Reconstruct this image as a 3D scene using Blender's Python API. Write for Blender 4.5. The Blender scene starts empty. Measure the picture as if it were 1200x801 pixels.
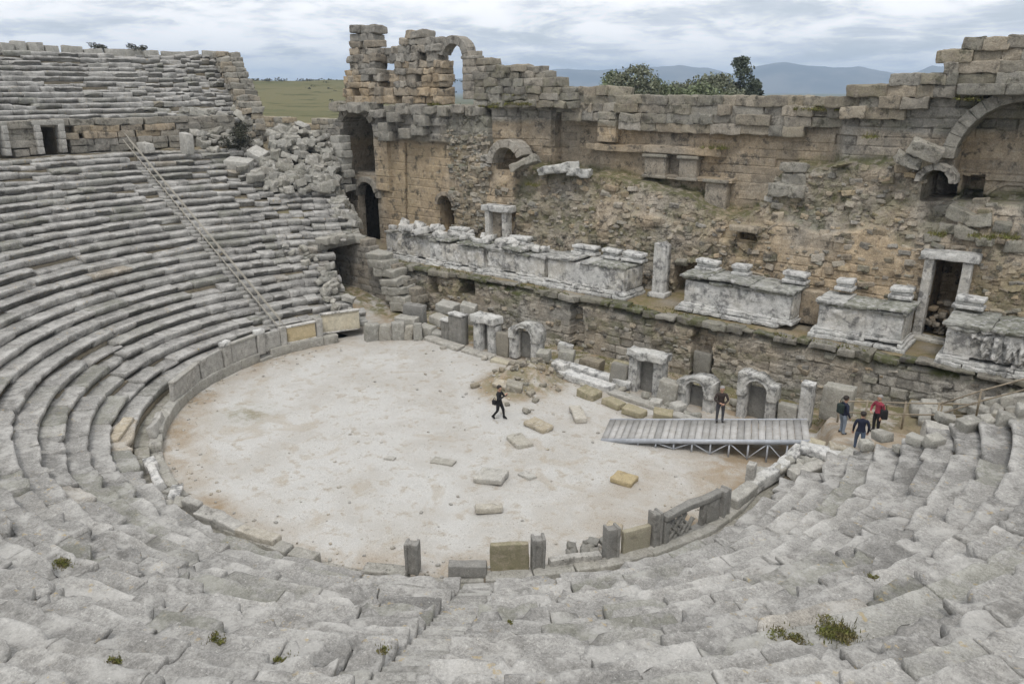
import bpy, math, random
import numpy as np
from mathutils import Matrix, Vector, Euler
random.seed(7)
RNG = np.random.default_rng(11)
C = bpy.context.scene.collection
R = math.radians
CAM = np.array([23.29, -25.43, 15.3])

# ------------------------------------------------------------------ noise
def h3(ix, iy, iz, s=0):
    n = (ix.astype(np.int64)*374761393 + iy.astype(np.int64)*668265263 + iz.astype(np.int64)*2147483647 + int(s)*1274126177) & 0xffffffff
    n = ((n ^ (n >> 13))*1274126177) & 0xffffffff
    n = ((n ^ (n >> 15))*2246822519) & 0xffffffff
    n = n ^ (n >> 16)
    return (n & 0xffffff)/float(0x1000000)
def h1(i, s=0):
    i = np.asarray(np.floor(i), dtype=np.int64); z = np.zeros_like(i)
    return h3(i, z, z, s)
def h2(i, j, s=0):
    i = np.asarray(np.floor(i), dtype=np.int64); j = np.asarray(np.floor(j), dtype=np.int64)
    i, j = np.broadcast_arrays(i, j)
    return h3(i, j, np.zeros_like(i), s)
def vn(P, s=0):
    F = np.floor(P).astype(np.int64); f = P-F; f = f*f*(3-2*f)
    x, y, z = F[..., 0], F[..., 1], F[..., 2]; u, v, w = f[..., 0], f[..., 1], f[..., 2]
    def H(a, b, c): return h3(x+a, y+b, z+c, s)
    a = H(0,0,0)*(1-u)+H(1,0,0)*u; b = H(0,1,0)*(1-u)+H(1,1,0)*u
    c = H(0,0,1)*(1-u)+H(1,0,1)*u; d = H(0,1,1)*(1-u)+H(1,1,1)*u
    a = a*(1-v)+b*v; c = c*(1-v)+d*v
    return (a*(1-w)+c*w)*2-1
def fbm(P, o=3, s=0, g=.5):
    t = 0; a = 1; n = 0
    for k in range(o):
        t = t+a*vn(P*(2.03**k)+k*17.3, s+k); n += a; a *= g
    return t/n
def P3(x, y, z): return np.stack(np.broadcast_arrays(x, y, z), -1).astype(float)
def sst(a, b, x):
    t = np.clip((x-a)/(b-a), 0, 1); return t*t*(3-2*t)
def worley(X, Z, s=0):
    ix, iz = np.floor(X), np.floor(Z); b1 = np.full(X.shape, 9.); b2 = b1.copy(); idd = np.zeros(X.shape)
    for i in (-1, 0, 1):
        for j in (-1, 0, 1):
            cx, cz = ix+i, iz+j
            px = cx+.15+.7*h2(cx, cz, s); pz = cz+.15+.7*h2(cx, cz, s+5)
            d = np.hypot(X-px, Z-pz); m = d < b1
            b2 = np.where(m, b1, np.minimum(b2, d)); idd = np.where(m, h2(cx, cz, s+9), idd); b1 = np.where(m, d, b1)
    return b1, b2-b1, idd

# ------------------------------------------------------------------ mesh collecting
class Acc:
    def __init__(s): s.V = []; s.F = []; s.N = []; s.T = []; s.n = 0
    def add(s, P, quads, tint=(.5, 0, 0), ngons=(), fix=True):
        P = np.asarray(P, float); Q = np.asarray(quads, np.int64).reshape(-1, 4)
        if fix and len(Q):
            a = P[Q]; c = P.mean(0)
            v = np.einsum('ij,ij->i', a[:, 0]-c, np.cross(a[:, 1]-c, a[:, 2]-c)).sum()+np.einsum('ij,ij->i', a[:, 0]-c, np.cross(a[:, 2]-c, a[:, 3]-c)).sum()
            if v < 0: Q = Q[:, ::-1]; ngons = [list(reversed(g)) for g in ngons]
        s.V.append(P); s.F.append(Q+s.n); s.N += [[i+s.n for i in g] for g in ngons]
        T = np.asarray(tint, float)
        if T.ndim == 1: T = np.tile(T, (len(P), 1))
        s.T.append(T); s.n += len(P)
    def build(s, name, mat, parent=None, smooth=True, origin=None):
        me = bpy.data.meshes.new(name)
        if s.n:
            V = np.concatenate(s.V); Q = np.concatenate(s.F); T = np.concatenate(s.T)
            if origin is not None: V = V-np.asarray(origin)
            me.vertices.add(len(V)); me.vertices.foreach_set('co', V.ravel().astype(np.float32))
            ng = s.N; nl = len(Q)*4+sum(len(g) for g in ng)
            me.loops.add(nl); me.polygons.add(len(Q)+len(ng))
            li = np.concatenate([Q.ravel()]+[np.array(g) for g in ng]) if ng else Q.ravel()
            me.loops.foreach_set('vertex_index', li.astype(np.int32))
            st = np.concatenate([np.arange(len(Q))*4, len(Q)*4+np.concatenate([[0], np.cumsum([len(g) for g in ng])[:-1]])]) if ng else np.arange(len(Q))*4
            me.polygons.foreach_set('loop_start', st.astype(np.int32))
            me.polygons.foreach_set('use_smooth', np.full(len(Q)+len(ng), smooth))
            me.update(calc_edges=True); me.validate()
            if len(me.vertices) == len(T):
                at = me.attributes.new('tint', 'FLOAT_COLOR', 'POINT')
                at.data.foreach_set('color', np.concatenate([T, np.ones((len(T), 1))], 1).ravel().astype(np.float32))
        me.materials.append(mat)
        o = bpy.data.objects.new(name, me); C.objects.link(o)
        if parent: o.parent = parent
        elif origin is not None: pass
        if origin is not None and not parent: o.location = origin
        return o
def tag(o, label, cat, group=None, kind=None):
    if label: o['label'] = label
    if cat: o['category'] = cat
    if group: o['group'] = group
    if kind or label: o['kind'] = kind or 'thing'
    return o
def thing(name, label, cat, loc=(0, 0, 0), rz=0, group=None):
    o = bpy.data.objects.new(name, None); C.objects.link(o); o.location = loc; o.rotation_euler = (0, 0, rz)
    o.empty_display_size = .3
    return tag(o, label, cat, group)
def struct(o, kind='structure'):
    o['kind'] = kind; return o

# ------------------------------------------------------------------ stones
_topo = {}
def topo(n):
    if n in _topo: return _topo[n]
    idx = {}; co = []; Q = []
    def g(*c):
        if c not in idx: idx[c] = len(co); co.append(c)
        return idx[c]
    for ax in range(3):
        a, b = [(1, 2), (2, 0), (0, 1)][ax]
        for side in (0, n[ax]):
            for i in range(n[a]):
                for j in range(n[b]):
                    q = []
                    for (u, v) in ((0, 0), (1, 0), (1, 1), (0, 1)):
                        c = [0, 0, 0]; c[ax] = side; c[a] = i+u; c[b] = j+v; q.append(g(*c))
                    Q.append(q if side else q[::-1])
    _topo[n] = (np.array(co), np.array(Q)); return _topo[n]
def axis_pts(h, r, n):
    if n < 3: return np.linspace(-h, h, n+1)
    return np.concatenate([[-h], np.linspace(-h+r, h-r, n-1), [h]])
_sc = [0]
def stone(acc, c, size, rz=0, tilt=(0, 0), n=(4, 3, 3), r=.05, amp=.03, fr=1.6, tint=None, seed=None, warp=1.):
    _sc[0] += 1; sd = _sc[0] if seed is None else seed
    h = np.array(size, float)/2; r = min(r, .45*h.min())
    n = tuple(max(3, k) for k in n)
    co, Q = topo(n)
    P = np.stack([axis_pts(h[k], r, n[k])[co[:, k]] for k in range(3)], 1)
    q = np.clip(P, -(h-r), h-r); d = P-q; l = np.linalg.norm(d, axis=1, keepdims=True); l[l == 0] = 1
    P = q+d/l*r
    off = np.array([sd*7.31 % 91, sd*3.77 % 83, sd*5.19 % 77])
    s3 = np.stack([fbm(P*fr+off, 3, 1), fbm(P*fr+off, 3, 21), fbm(P*fr+off, 3, 41)], 1)
    lo = np.stack([vn(P*.7+off, 3), vn(P*.7+off, 13), vn(P*.7+off, 23)], 1)
    P = P+s3*amp*1.6+lo*amp*1.2*warp
    M = np.array(Matrix.Rotation(rz, 3, 'Z') @ Euler((tilt[0], tilt[1], 0)).to_matrix())
    P = P@M.T+np.array(c, float)
    if tint is None: tint = (random.uniform(.3, .7), 0, 0)
    acc.add(P, Q, tint)
def box(acc, c, size, rz=0, tint=(.5, 0, 0), tilt=(0, 0)):
    co, Q = topo((1, 1, 1)); P = (co-.5)*np.array(size)
    M = np.array(Matrix.Rotation(rz, 3, 'Z') @ Euler((tilt[0], tilt[1], 0)).to_matrix())
    acc.add(P@M.T+np.array(c, float), Q, tint)
def tube(acc, pts, r, n=6, tint=(.5, 0, 0)):
    pts = [Vector(p) for p in pts]; rings = []
    for i, p in enumerate(pts):
        d = (pts[min(i+1, len(pts)-1)]-pts[max(i-1, 0)]).normalized()
        u = d.cross(Vector((0, 0, 1)) if abs(d.z) < .9 else Vector((1, 0, 0))).normalized(); v = d.cross(u)
        rr = r[i] if isinstance(r, (list, tuple)) else r
        rings.append([p+u*rr*math.cos(2*math.pi*k/n)+v*rr*math.sin(2*math.pi*k/n) for k in range(n)])
    P = np.array([list(q) for g in rings for q in g]); Q = []
    for i in range(len(pts)-1):
        for k in range(n):
            Q.append([i*n+k, i*n+(k+1) % n, (i+1)*n+(k+1) % n, (i+1)*n+k])
    m = len(pts)
    acc.add(P, Q, tint, ngons=[list(range(n))[::-1], [(m-1)*n+k for k in range(n)]], fix=False)
def stone_thing(name, label, cat, c, size, mat, rz=0, tilt=(0, 0), group=None, **k):
    a = Acc(); stone(a, (0, 0, 0), size, rz, tilt, **k)
    o = a.build(name, mat); o.location = c
    return tag(o, label, cat, group)

# ------------------------------------------------------------------ materials
def nt(name):
    m = bpy.data.materials.new(name); m.use_nodes = True; t = m.node_tree
    t.nodes.clear(); return m, t
class NB:
    def __init__(s, t): s.t = t
    def n(s, typ, **k):
        x = s.t.nodes.new(typ)
        for a, b in k.items(): setattr(x, a, b)
        return x
    def l(s, a, b): s.t.links.new(a, b)
    def noise(s, vec, sc, det=5, ro=.55, dist=0):
        x = s.n('ShaderNodeTexNoise'); x.inputs['Scale'].default_value = sc; x.inputs['Detail'].default_value = det
        x.inputs['Roughness'].default_value = ro; x.inputs['Distortion'].default_value = dist; s.l(vec, x.inputs['Vector']); return x.outputs['Fac']
    def mr(s, v, a, b, c=0., d=1., smooth=True):
        x = s.n('ShaderNodeMapRange'); x.interpolation_type = 'SMOOTHSTEP' if smooth else 'LINEAR'
        s.l(v, x.inputs['Value'])
        for i, q in zip((1, 2, 3, 4), (a, b, c, d)): x.inputs[i].default_value = q
        return x.outputs[0]
    def math(s, op, a, b=None, clamp=False):
        x = s.n('ShaderNodeMath', operation=op, use_clamp=clamp)
        for i, q in enumerate((a, b)):
            if q is None: continue
            if isinstance(q, (int, float)): x.inputs[i].default_value = q
            else: s.l(q, x.inputs[i])
        return x.outputs[0]
    def mix(s, f, a, b, blend='MIX'):
        x = s.n('ShaderNodeMix', data_type='RGBA', blend_type=blend)
        for i, q in ((0, f), (6, a), (7, b)):
            if isinstance(q, (int, float)): x.inputs[i].default_value = q
            elif isinstance(q, tuple): x.inputs[i].default_value = (*q, 1)
            else: s.l(q, x.inputs[i])
        return x.outputs[2]
def stone_mat(name, grey, warm, dark=(.07, .068, .062), pale=(.62, .6, .56), darkamt=.6, paleamt=.4, warmnoise=.5, bump=.6, sc=1., moss=(.075, .085, .025), dth=(.54, .66), var=.7, pit=0., bvar=None, psc=7., pth=(.58, .7), dsc=1.1, ddist=.4, fine=1., lich=0.):
    bvar = var if bvar is None else bvar
    m, t = nt(name); b = NB(t)
    tc = b.n('ShaderNodeTexCoord').outputs['Object']
    geo = b.n('ShaderNodeNewGeometry')
    vec = geo.outputs['Position']
    at = b.n('ShaderNodeAttribute', attribute_name='tint'); sep = b.n('ShaderNodeSeparateColor'); b.l(at.outputs['Color'], sep.inputs[0])
    v, w, g = sep.outputs
    n1 = b.noise(vec, .55*sc, 5, .6); n2 = b.noise(vec, 2.3*sc, 8, .68); n3 = b.noise(vec, 14*sc, 6, .7); n4 = b.noise(vec, dsc*sc, 9, .72, ddist); n5 = b.noise(vec, psc*sc, 9, .74); n6 = b.noise(vec, 34*sc, 3, .7)
    wf = b.math('ADD', w, b.math('MULTIPLY', b.math('SUBTRACT', n1, .5), warmnoise), True)
    col = b.mix(wf, grey, warm)
    k = b.math('MULTIPLY', b.mr(n2, .25, .75, 1-.38*var, 1+.32*var, False), b.mr(v, 0, 1, 1-.5*bvar, 1+.5*bvar, False))
    k = b.math('MULTIPLY', k, b.mr(n3, .25, .75, 1-.3*fine, 1+.3*fine, False))
    k = b.math('MULTIPLY', k, b.mr(n6, .25, .75, 1-.22*fine, 1+.22*fine, False))
    cc = b.n('ShaderNodeCombineColor')
    for i in range(3): b.l(k, cc.inputs[i])
    col = b.mix(1., col, cc.outputs[0], 'MULTIPLY')
    df = b.math('MULTIPLY', b.mr(n4, dth[0], dth[1]), darkamt)
    col = b.mix(df, col, dark)
    pf = b.math('MULTIPLY', b.mr(n5, *pth), paleamt)
    col = b.mix(pf, col, pale)
    if lich:
        n7 = b.noise(vec, 4.2, 6, .65); n8 = b.noise(vec, .5, 3, .5)
        col = b.mix(b.math('MULTIPLY', b.math('MULTIPLY', b.mr(n7, .60, .66), b.mr(n8, .48, .6)), lich), col, (.46, .35, .17))
        n9 = b.noise(vec, 11., 3, .6); col = b.mix(b.math('MULTIPLY', b.mr(n9, .66, .7), .8*lich), col, (.72, .71, .68))
    mf = b.math('MULTIPLY', g, b.mr(n2, .36, .56), True)
    col = b.mix(mf, col, moss)
    hgt = b.math('ADD', b.math('MULTIPLY', n2, 1.), b.math('MULTIPLY', n3, .35))
    if pit:
        vo = b.n('ShaderNodeTexVoronoi'); vo.inputs['Scale'].default_value = 9; b.l(vec, vo.inputs['Vector'])
        pm = b.math('MULTIPLY', b.mr(vo.outputs['Distance'], .1, .3, 1., 0.), b.mr(n1, .46, .62))
        hgt = b.math('SUBTRACT', hgt, b.math('MULTIPLY', pm, .5))
        col = b.mix(b.math('MULTIPLY', pm, pit), col, dark)
    bp = b.n('ShaderNodeBump'); bp.inputs['Strength'].default_value = bump; bp.inputs['Distance'].default_value = .08
    b.l(hgt, bp.inputs['Height'])
    p = b.n('ShaderNodeBsdfPrincipled'); p.inputs['Roughness'].default_value = .93; p.inputs['Specular IOR Level'].default_value = .15
    b.l(col, p.inputs['Base Color']); b.l(bp.outputs[0], p.inputs['Normal'])
    o = b.n('ShaderNodeOutputMaterial'); b.l(p.outputs[0], o.inputs[0])
    return m
def plain_mat(name, col, rough=.7, metal=0., var=.2, sc=6., bump=.15, col2=None):
    m, t = nt(name); b = NB(t); vec = b.n('ShaderNodeTexCoord').outputs['Object']
    n = b.noise(vec, sc, 5, .6); n2 = b.noise(vec, sc*6, 3, .6)
    at = b.n('ShaderNodeAttribute', attribute_name='tint'); sep = b.n('ShaderNodeSeparateColor'); b.l(at.outputs['Color'], sep.inputs[0])
    c2 = col2 or tuple(c*(1-var) for c in col)
    c = b.mix(b.mr(n, .35, .65), col, c2)
    cc = b.n('ShaderNodeCombineColor'); k = b.math('MULTIPLY', b.mr(sep.outputs[0], 0, 1, 1-.8*var, 1+.8*var, False), b.mr(n2, .3, .7, 1-.3*var, 1+.3*var, False))
    for i in range(3): b.l(k, cc.inputs[i])
    c = b.mix(1., c, cc.outputs[0], 'MULTIPLY')
    p = b.n('ShaderNodeBsdfPrincipled'); p.inputs['Roughness'].default_value = rough; p.inputs['Metallic'].default_value = metal; b.l(c, p.inputs['Base Color'])
    if bump:
        bp = b.n('ShaderNodeBump'); bp.inputs['Strength'].default_value = bump; bp.inputs['Distance'].default_value = .02; b.l(n2, bp.inputs['Height']); b.l(bp.outputs[0], p.inputs['Normal'])
    b.l(p.outputs[0], b.n('ShaderNodeOutputMaterial').inputs[0])
    return m
GREY = stone_mat('grey_limestone', (.37, .36, .335), (.42, .35, .25), dark=(.115, .11, .10), darkamt=.55, paleamt=.5, warmnoise=.3, bump=.9, pit=.5, bvar=.35, psc=2.6, pth=(.5, .64))
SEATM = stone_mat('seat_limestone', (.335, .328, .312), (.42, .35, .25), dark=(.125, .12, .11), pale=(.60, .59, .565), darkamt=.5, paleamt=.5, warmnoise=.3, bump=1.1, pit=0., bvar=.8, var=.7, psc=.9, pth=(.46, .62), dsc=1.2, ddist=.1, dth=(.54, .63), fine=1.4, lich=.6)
WALLM = stone_mat('weathered_masonry', (.275, .262, .235), (.36, .285, .195), dark=(.075, .07, .062), pale=(.47, .435, .375), darkamt=.8, paleamt=.45, warmnoise=.6, bump=1., dth=(.52, .63), var=1., bvar=1., psc=4., pth=(.53, .66), dsc=1.5, ddist=.2, fine=1.3)
MARBLE = stone_mat('white_marble', (.52, .52, .505), (.50, .43, .31), dark=(.15, .15, .15), pale=(.74, .73, .71), darkamt=.8, paleamt=.6, warmnoise=.5, bump=1.1, sc=1.5, dth=(.48, .6), dsc=1., ddist=0.1, psc=1.6, pth=(.48, .6), var=.75)
SLATE = stone_mat('dark_marble', (.245, .24, .225), (.34, .28, .19), dark=(.08, .078, .072), darkamt=.5, paleamt=.45, warmnoise=.3, bump=.6, sc=1.8)
OCHRE = stone_mat('ochre_slab', (.47, .44, .36), (.48, .37, .19), dark=(.10, .09, .07), darkamt=.35, paleamt=.45, warmnoise=.4, bump=.5, sc=1.8)
RUBBLE = stone_mat('pale_block', (.365, .357, .33), (.44, .37, .26), dark=(.11, .105, .095), darkamt=.5, paleamt=.5, warmnoise=.3, bump=.9, sc=1.4, psc=3., pth=(.5, .63), dsc=1.8)
EARTH = stone_mat('earth', (.28, .25, .20), (.30, .225, .135), dark=(.12, .105, .075), pale=(.45, .42, .36), darkamt=.5, paleamt=.5, warmnoise=.8, bump=.8, sc=1.2, moss=(.12, .12, .045), psc=4.)
def gravel_mat():
    m, t = nt('orchestra_gravel'); b = NB(t); vec = b.n('ShaderNodeNewGeometry').outputs['Position']
    at = b.n('ShaderNodeAttribute', attribute_name='tint'); sep = b.n('ShaderNodeSeparateColor'); b.l(at.outputs['Color'], sep.inputs[0])
    v, w, g = sep.outputs
    n1 = b.noise(vec, .28, 6, .62, .3); n2 = b.noise(vec, 1.6, 8, .7); n3 = b.noise(vec, 26, 4, .75); n4 = b.noise(vec, .7, 8, .68, .5)
    col = b.mix(b.mr(n1, .4, .62), (.53, .525, .505), (.47, .455, .425))
    f = b.math('MULTIPLY', w, b.mr(n4, .3, .62), True)
    col = b.mix(f, col, (.33, .26, .18))
    col = b.mix(b.math('MULTIPLY', b.mr(n2, .52, .64), .75), col, (.36, .32, .265))
    n5 = b.noise(vec, .42, 4, .55, 1.2); col = b.mix(b.math('MULTIPLY', b.mr(n5, .57, .66), .45), col, (.40, .35, .28))
    col = b.mix(b.math('MULTIPLY', g, b.mr(n2, .42, .56), True), col, (.13, .125, .045))
    vo = b.n('ShaderNodeTexVoronoi'); vo.inputs['Scale'].default_value = 7; b.l(vec, vo.inputs['Vector'])
    spk = b.math('MULTIPLY', b.mr(vo.outputs['Distance'], .1, .26, 1., 0.), b.mr(n4, .44, .6))
    col = b.mix(b.math('MULTIPLY', spk, .8), col, (.25, .22, .18))
    k = b.math('MULTIPLY', b.mr(n3, .25, .75, .66, 1.3, False), b.mr(n2, .2, .8, .9, 1.1, False))
    cc = b.n('ShaderNodeCombineColor')
    for i in range(3): b.l(k, cc.inputs[i])
    col = b.mix(1., col, cc.outputs[0], 'MULTIPLY')
    bp = b.n('ShaderNodeBump'); bp.inputs['Strength'].default_value = .6; bp.inputs['Distance'].default_value = .04
    b.l(b.math('ADD', n3, n2), bp.inputs['Height'])
    p = b.n('ShaderNodeBsdfPrincipled'); p.inputs['Roughness'].default_value = .95; p.inputs['Specular IOR Level'].default_value = .1
    b.l(col, p.inputs['Base Color']); b.l(bp.outputs[0], p.inputs['Normal']); b.l(p.outputs[0], b.n('ShaderNodeOutputMaterial').inputs[0])
    return m
GRAVEL = gravel_mat()
def field_mat():
    m, t = nt('grassland'); b = NB(t); vec = b.n('ShaderNodeNewGeometry').outputs['Position']
    n1 = b.noise(vec, .012, 6, .6); n2 = b.noise(vec, .09, 6, .65); n3 = b.noise(vec, .8, 4, .6)
    col = b.mix(b.mr(n1, .38, .6), (.11, .118, .065), (.16, .152, .09))
    col = b.mix(b.math('MULTIPLY', b.mr(n2, .52, .64), .75), col, (.075, .08, .045))
    col = b.mix(b.math('MULTIPLY', b.mr(n3, .5, .7), .3), col, (.2, .17, .09))
    p = b.n('ShaderNodeBsdfPrincipled'); p.inputs['Roughness'].default_value = 1; p.inputs['Specular IOR Level'].default_value = 0
    b.l(col, p.inputs['Base Color']); b.l(p.outputs[0], b.n('ShaderNodeOutputMaterial').inputs[0]); return m
FIELD = field_mat()
LEAF = plain_mat('leaf_green', (.19, .225, .12), .8, var=.5, sc=.5, bump=0)
LEAFP = plain_mat('leaf_pine', (.095, .115, .08), .8, var=.5, sc=.6, bump=0)
LEAFG = plain_mat('leaf_olive', (.21, .225, .15), .8, var=.5, sc=.5, bump=0)
SCRUB = plain_mat('leaf_scrub', (.07, .072, .05), .9, var=.5, sc=1., bump=0)
MOSS = plain_mat('moss', (.13, .145, .03), .9, var=.55, sc=5, bump=.2, col2=(.16, .135, .06))
BARK = plain_mat('bark', (.12, .09, .065), .9, var=.4, sc=3)
METAL = plain_mat('galvanised_metal', (.50, .53, .58), .55, .1, var=.2, sc=2)
DECK = plain_mat('deck_board', (.45, .445, .435), .8, var=.35, sc=2.5, col2=(.37, .36, .34))
WOODR = plain_mat('grey_rail_wood', (.34, .29, .22), .85, var=.3, sc=3)
ROPE = plain_mat('pale_rail', (.38, .355, .30), .8, var=.2, sc=3)
SKIN = plain_mat('skin', (.50, .30, .21), .6, var=.1, bump=0)
HAIR = plain_mat('dark_hair', (.03, .022, .018), .7, var=.3, bump=0)
HAIRG = plain_mat('grey_hair', (.32, .31, .30), .7, var=.3, bump=0)
def cloth(n, c): return plain_mat(n, c, .85, var=.2, sc=9, bump=.1)
BLACK = cloth('black_cloth', (.012, .012, .015)); NAVY = cloth('navy_cloth', (.014, .019, .045)); JEANS = cloth('blue_jeans', (.10, .14, .22)); PALEJ = cloth('pale_jeans', (.26, .31, .38))
REDC = cloth('pink_red_cloth', (.36, .05, .08)); SHOE = cloth('dark_shoe', (.02, .018, .016)); BROWNC = cloth('brown_cloth', (.05, .035, .03)); GREYT = cloth('grey_cloth', (.07, .07, .08))

# ------------------------------------------------------------------ plan of the bowl
EX, EA, EB = -.7, 14.5, 12.7
def inner(ph):
    c, s = np.cos(ph), np.sin(ph); nx, ny = EB*c, EA*s; l = np.hypot(nx, ny)
    return EX+EA*c, EB*s, nx/l, ny/l
def at_pd(phdeg, d):
    x, y, nx, ny = inner(np.radians(phdeg)); return x+nx*d, y+ny*d
def pd(x, y):
    x = np.asarray(x, float); y = np.asarray(y, float)
    ph = np.arctan2(y/EB, (x-EX)/EA)
    for i in range(10):
        ix, iy, nx, ny = inner(ph); d = (x-ix)*nx+(y-iy)*ny; e = -(x-ix)*ny+(y-iy)*nx
        ph = ph+e/(13.5+np.maximum(d, -8))
    return np.degrees(ph), d
def tan_rot(phdeg):
    x, y, nx, ny = inner(np.radians(phdeg)); return math.atan2(nx, -ny)   # direction of the tangent
RUN, RISE = .8, .4
PROF = [(.0, -.11), (.0, -.035), (.03, -.002), (.12, .0), (.42, -.05), (.78, -.005), (.99, -.01), (.99, -.46), (.30, -.46), (.29, -.27), (.17, -.16)]
PROF2 = [(.03, -.24), (.0, -.10), (.005, -.035), (.035, -.002), (.12, .0), (.42, -.05), (.78, -.005), (.99, -.01), (.99, -.46), (.17, -.46), (.12, -.34)]
PROF3 = [(.03, -.20), (.0, -.10), (.005, -.035), (.035, -.002), (.12, .0), (.42, -.05), (.78, -.005), (.99, -.01), (.99, -.46), (.27, -.46), (.24, -.30)]
def resample(prof, s):
    out = []
    for i, p in enumerate(prof):
        q = prof[(i+1) % len(prof)]; L = math.dist(p, q)
        hidden = (p[1] < -.4 or q[1] < -.4) and p[0] > .5
        k = 1 if hidden else max(1, int(round(L/s)))
        for j in range(k): out.append((p[0]+(q[0]-p[0])*j/k, p[1]+(q[1]-p[1])*j/k))
    return np.array(out)
_prof = {}
def seat_block(acc, ph0, ph1, d, z, tint, prof=PROF, key='seat', scale=1., erode=1., drop=0., yaw=0., roll=0.):
    pm = (ph0+ph1)/2; cx, cy = at_pd(pm, d+.4); dist = math.dist((cx, cy, z), CAM)
    s = .045 if dist < 9.5 else .065 if dist < 13 else .1 if dist < 17 else .16 if dist < 24 else .26
    if prof is PROF:
        pk = random.random(); prof, key = (PROF2, 'flat') if pk < .45 else (PROF3, 'low') if pk < .8 else (PROF, 'seat')
    k = (key, s)
    if k not in _prof: _prof[k] = resample(prof, s)
    pr = _prof[k]*scale
    x0, y0, _, _ = inner(math.radians(ph0)); x1, y1, _, _ = inner(math.radians(ph1))
    a0, a1 = at_pd(ph0, d), at_pd(ph1, d); L = math.dist(a0, a1)
    gap = random.uniform(.004, .02) if dist > 24 else random.uniform(.01, .035); nt_ = max(3, int(L/(s*1.15)))
    tt = np.concatenate([[0.], np.linspace(.025/L, 1-.025/L, nt_), [1.]])
    U = np.tile(pr[:, 0], (len(tt), 1)); W = np.tile(pr[:, 1], (len(tt), 1)); T = np.tile(tt[:, None], (1, len(pr)))
    uc, wc = .5*scale, -.22*scale
    for e in (0, -1): U[e] = uc+(U[e]-uc)*.975; W[e] = wc+(W[e]-wc)*.94
    _sc[0] += 1; off = np.array([_sc[0]*7.13 % 97, _sc[0]*3.31 % 89, _sc[0]*1.7 % 53])
    tl = T*L
    loc = P3(U, tl, W)+off
    lip = np.clip(1-U/.32, 0, 1)*(W > -.26)
    if dist > 24: erode *= .75
    bite = np.clip(fbm(P3(tl*1.6, 0*tl, 0*tl)+off, 3, 5)-.12, 0, 1)*lip*.5*erode
    # broken corners and gouges in the front edge
    for _k in range(random.choice([0, 0, 1, 1]) if dist > 24 else random.choice([0, 1, 1, 2])):
        c0 = random.choice([0, L, random.uniform(0, L)]); wd = random.uniform(.06, .24) if dist > 24 else random.uniform(.035, .12); bite = bite+lip*random.uniform(.08, .34 if dist > 24 else .6)*np.exp(-((tl-c0)/wd)**2)
    # wear that runs on from block to block, so that neighbours merge into one weathered row
    wl = P3(cx+tl*math.cos(pm/57.3+1.57), cy+tl*math.sin(pm/57.3+1.57), z+0*tl)
    run = fbm(wl*.9, 3, 15); bite = bite+lip*np.clip(run-.02, 0, 1)*(.26 if dist > 24 else .17)
    U = U+bite; W = W-bite*.75
    up = W > -.08
    W = W+up*(.03*fbm(wl*.55+P3(U, 0*U, 0*U), 2, 16))
    W = W+up*(fbm(P3(U*1.3, tl*1.1, 0*tl)+off, 3, 8)*.045+.02*vn(P3(U*5, tl*5, 0*tl)+off, 31))*erode
    # pits and hollows on the tread of near blocks
    if s < .12:
        hol = np.clip(fbm(P3(U*2.7, tl*2.7, 0*tl)+off, 4, 77)-.12, 0, 1); W = W-up*hol*.11*erode; W = W+up*.028*fbm(P3(U*9, tl*9, 0*tl)+off, 3, 79)
        n = .016
    else: n = .022
    U = U+n*fbm(loc*2.2, 2, 51); W = W+n*fbm(loc*2.2, 2, 61)*(W > -.4)
    W = W+roll*(T-.5)*L-drop; U = U+yaw*(T-.5)*L
    g = gap/L
    ph = np.radians(ph0+(ph1-ph0)*(g+(1-2*g)*T))
    ix, iy, nx, ny = inner(ph)
    P = P3(ix+nx*(d+U), iy+ny*(d+U), z+W).reshape(-1, 3)
    m = len(pr); Q = []
    I = np.arange(len(tt)-1)[:, None]*m; J = np.arange(m)[None]; J2 = (J+1) % m
    Q = np.stack([I+J, I+J2, I+m+J2, I+m+J], -1).reshape(-1, 4)
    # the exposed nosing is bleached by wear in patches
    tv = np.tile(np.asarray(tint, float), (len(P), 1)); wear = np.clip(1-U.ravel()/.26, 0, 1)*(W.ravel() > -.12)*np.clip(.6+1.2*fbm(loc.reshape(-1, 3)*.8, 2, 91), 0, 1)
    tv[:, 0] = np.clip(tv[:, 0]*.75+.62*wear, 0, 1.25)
    acc.add(P, Q, tv, ngons=[list(range(m))[::-1], [(len(tt)-1)*m+i for i in range(m)]])

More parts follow.
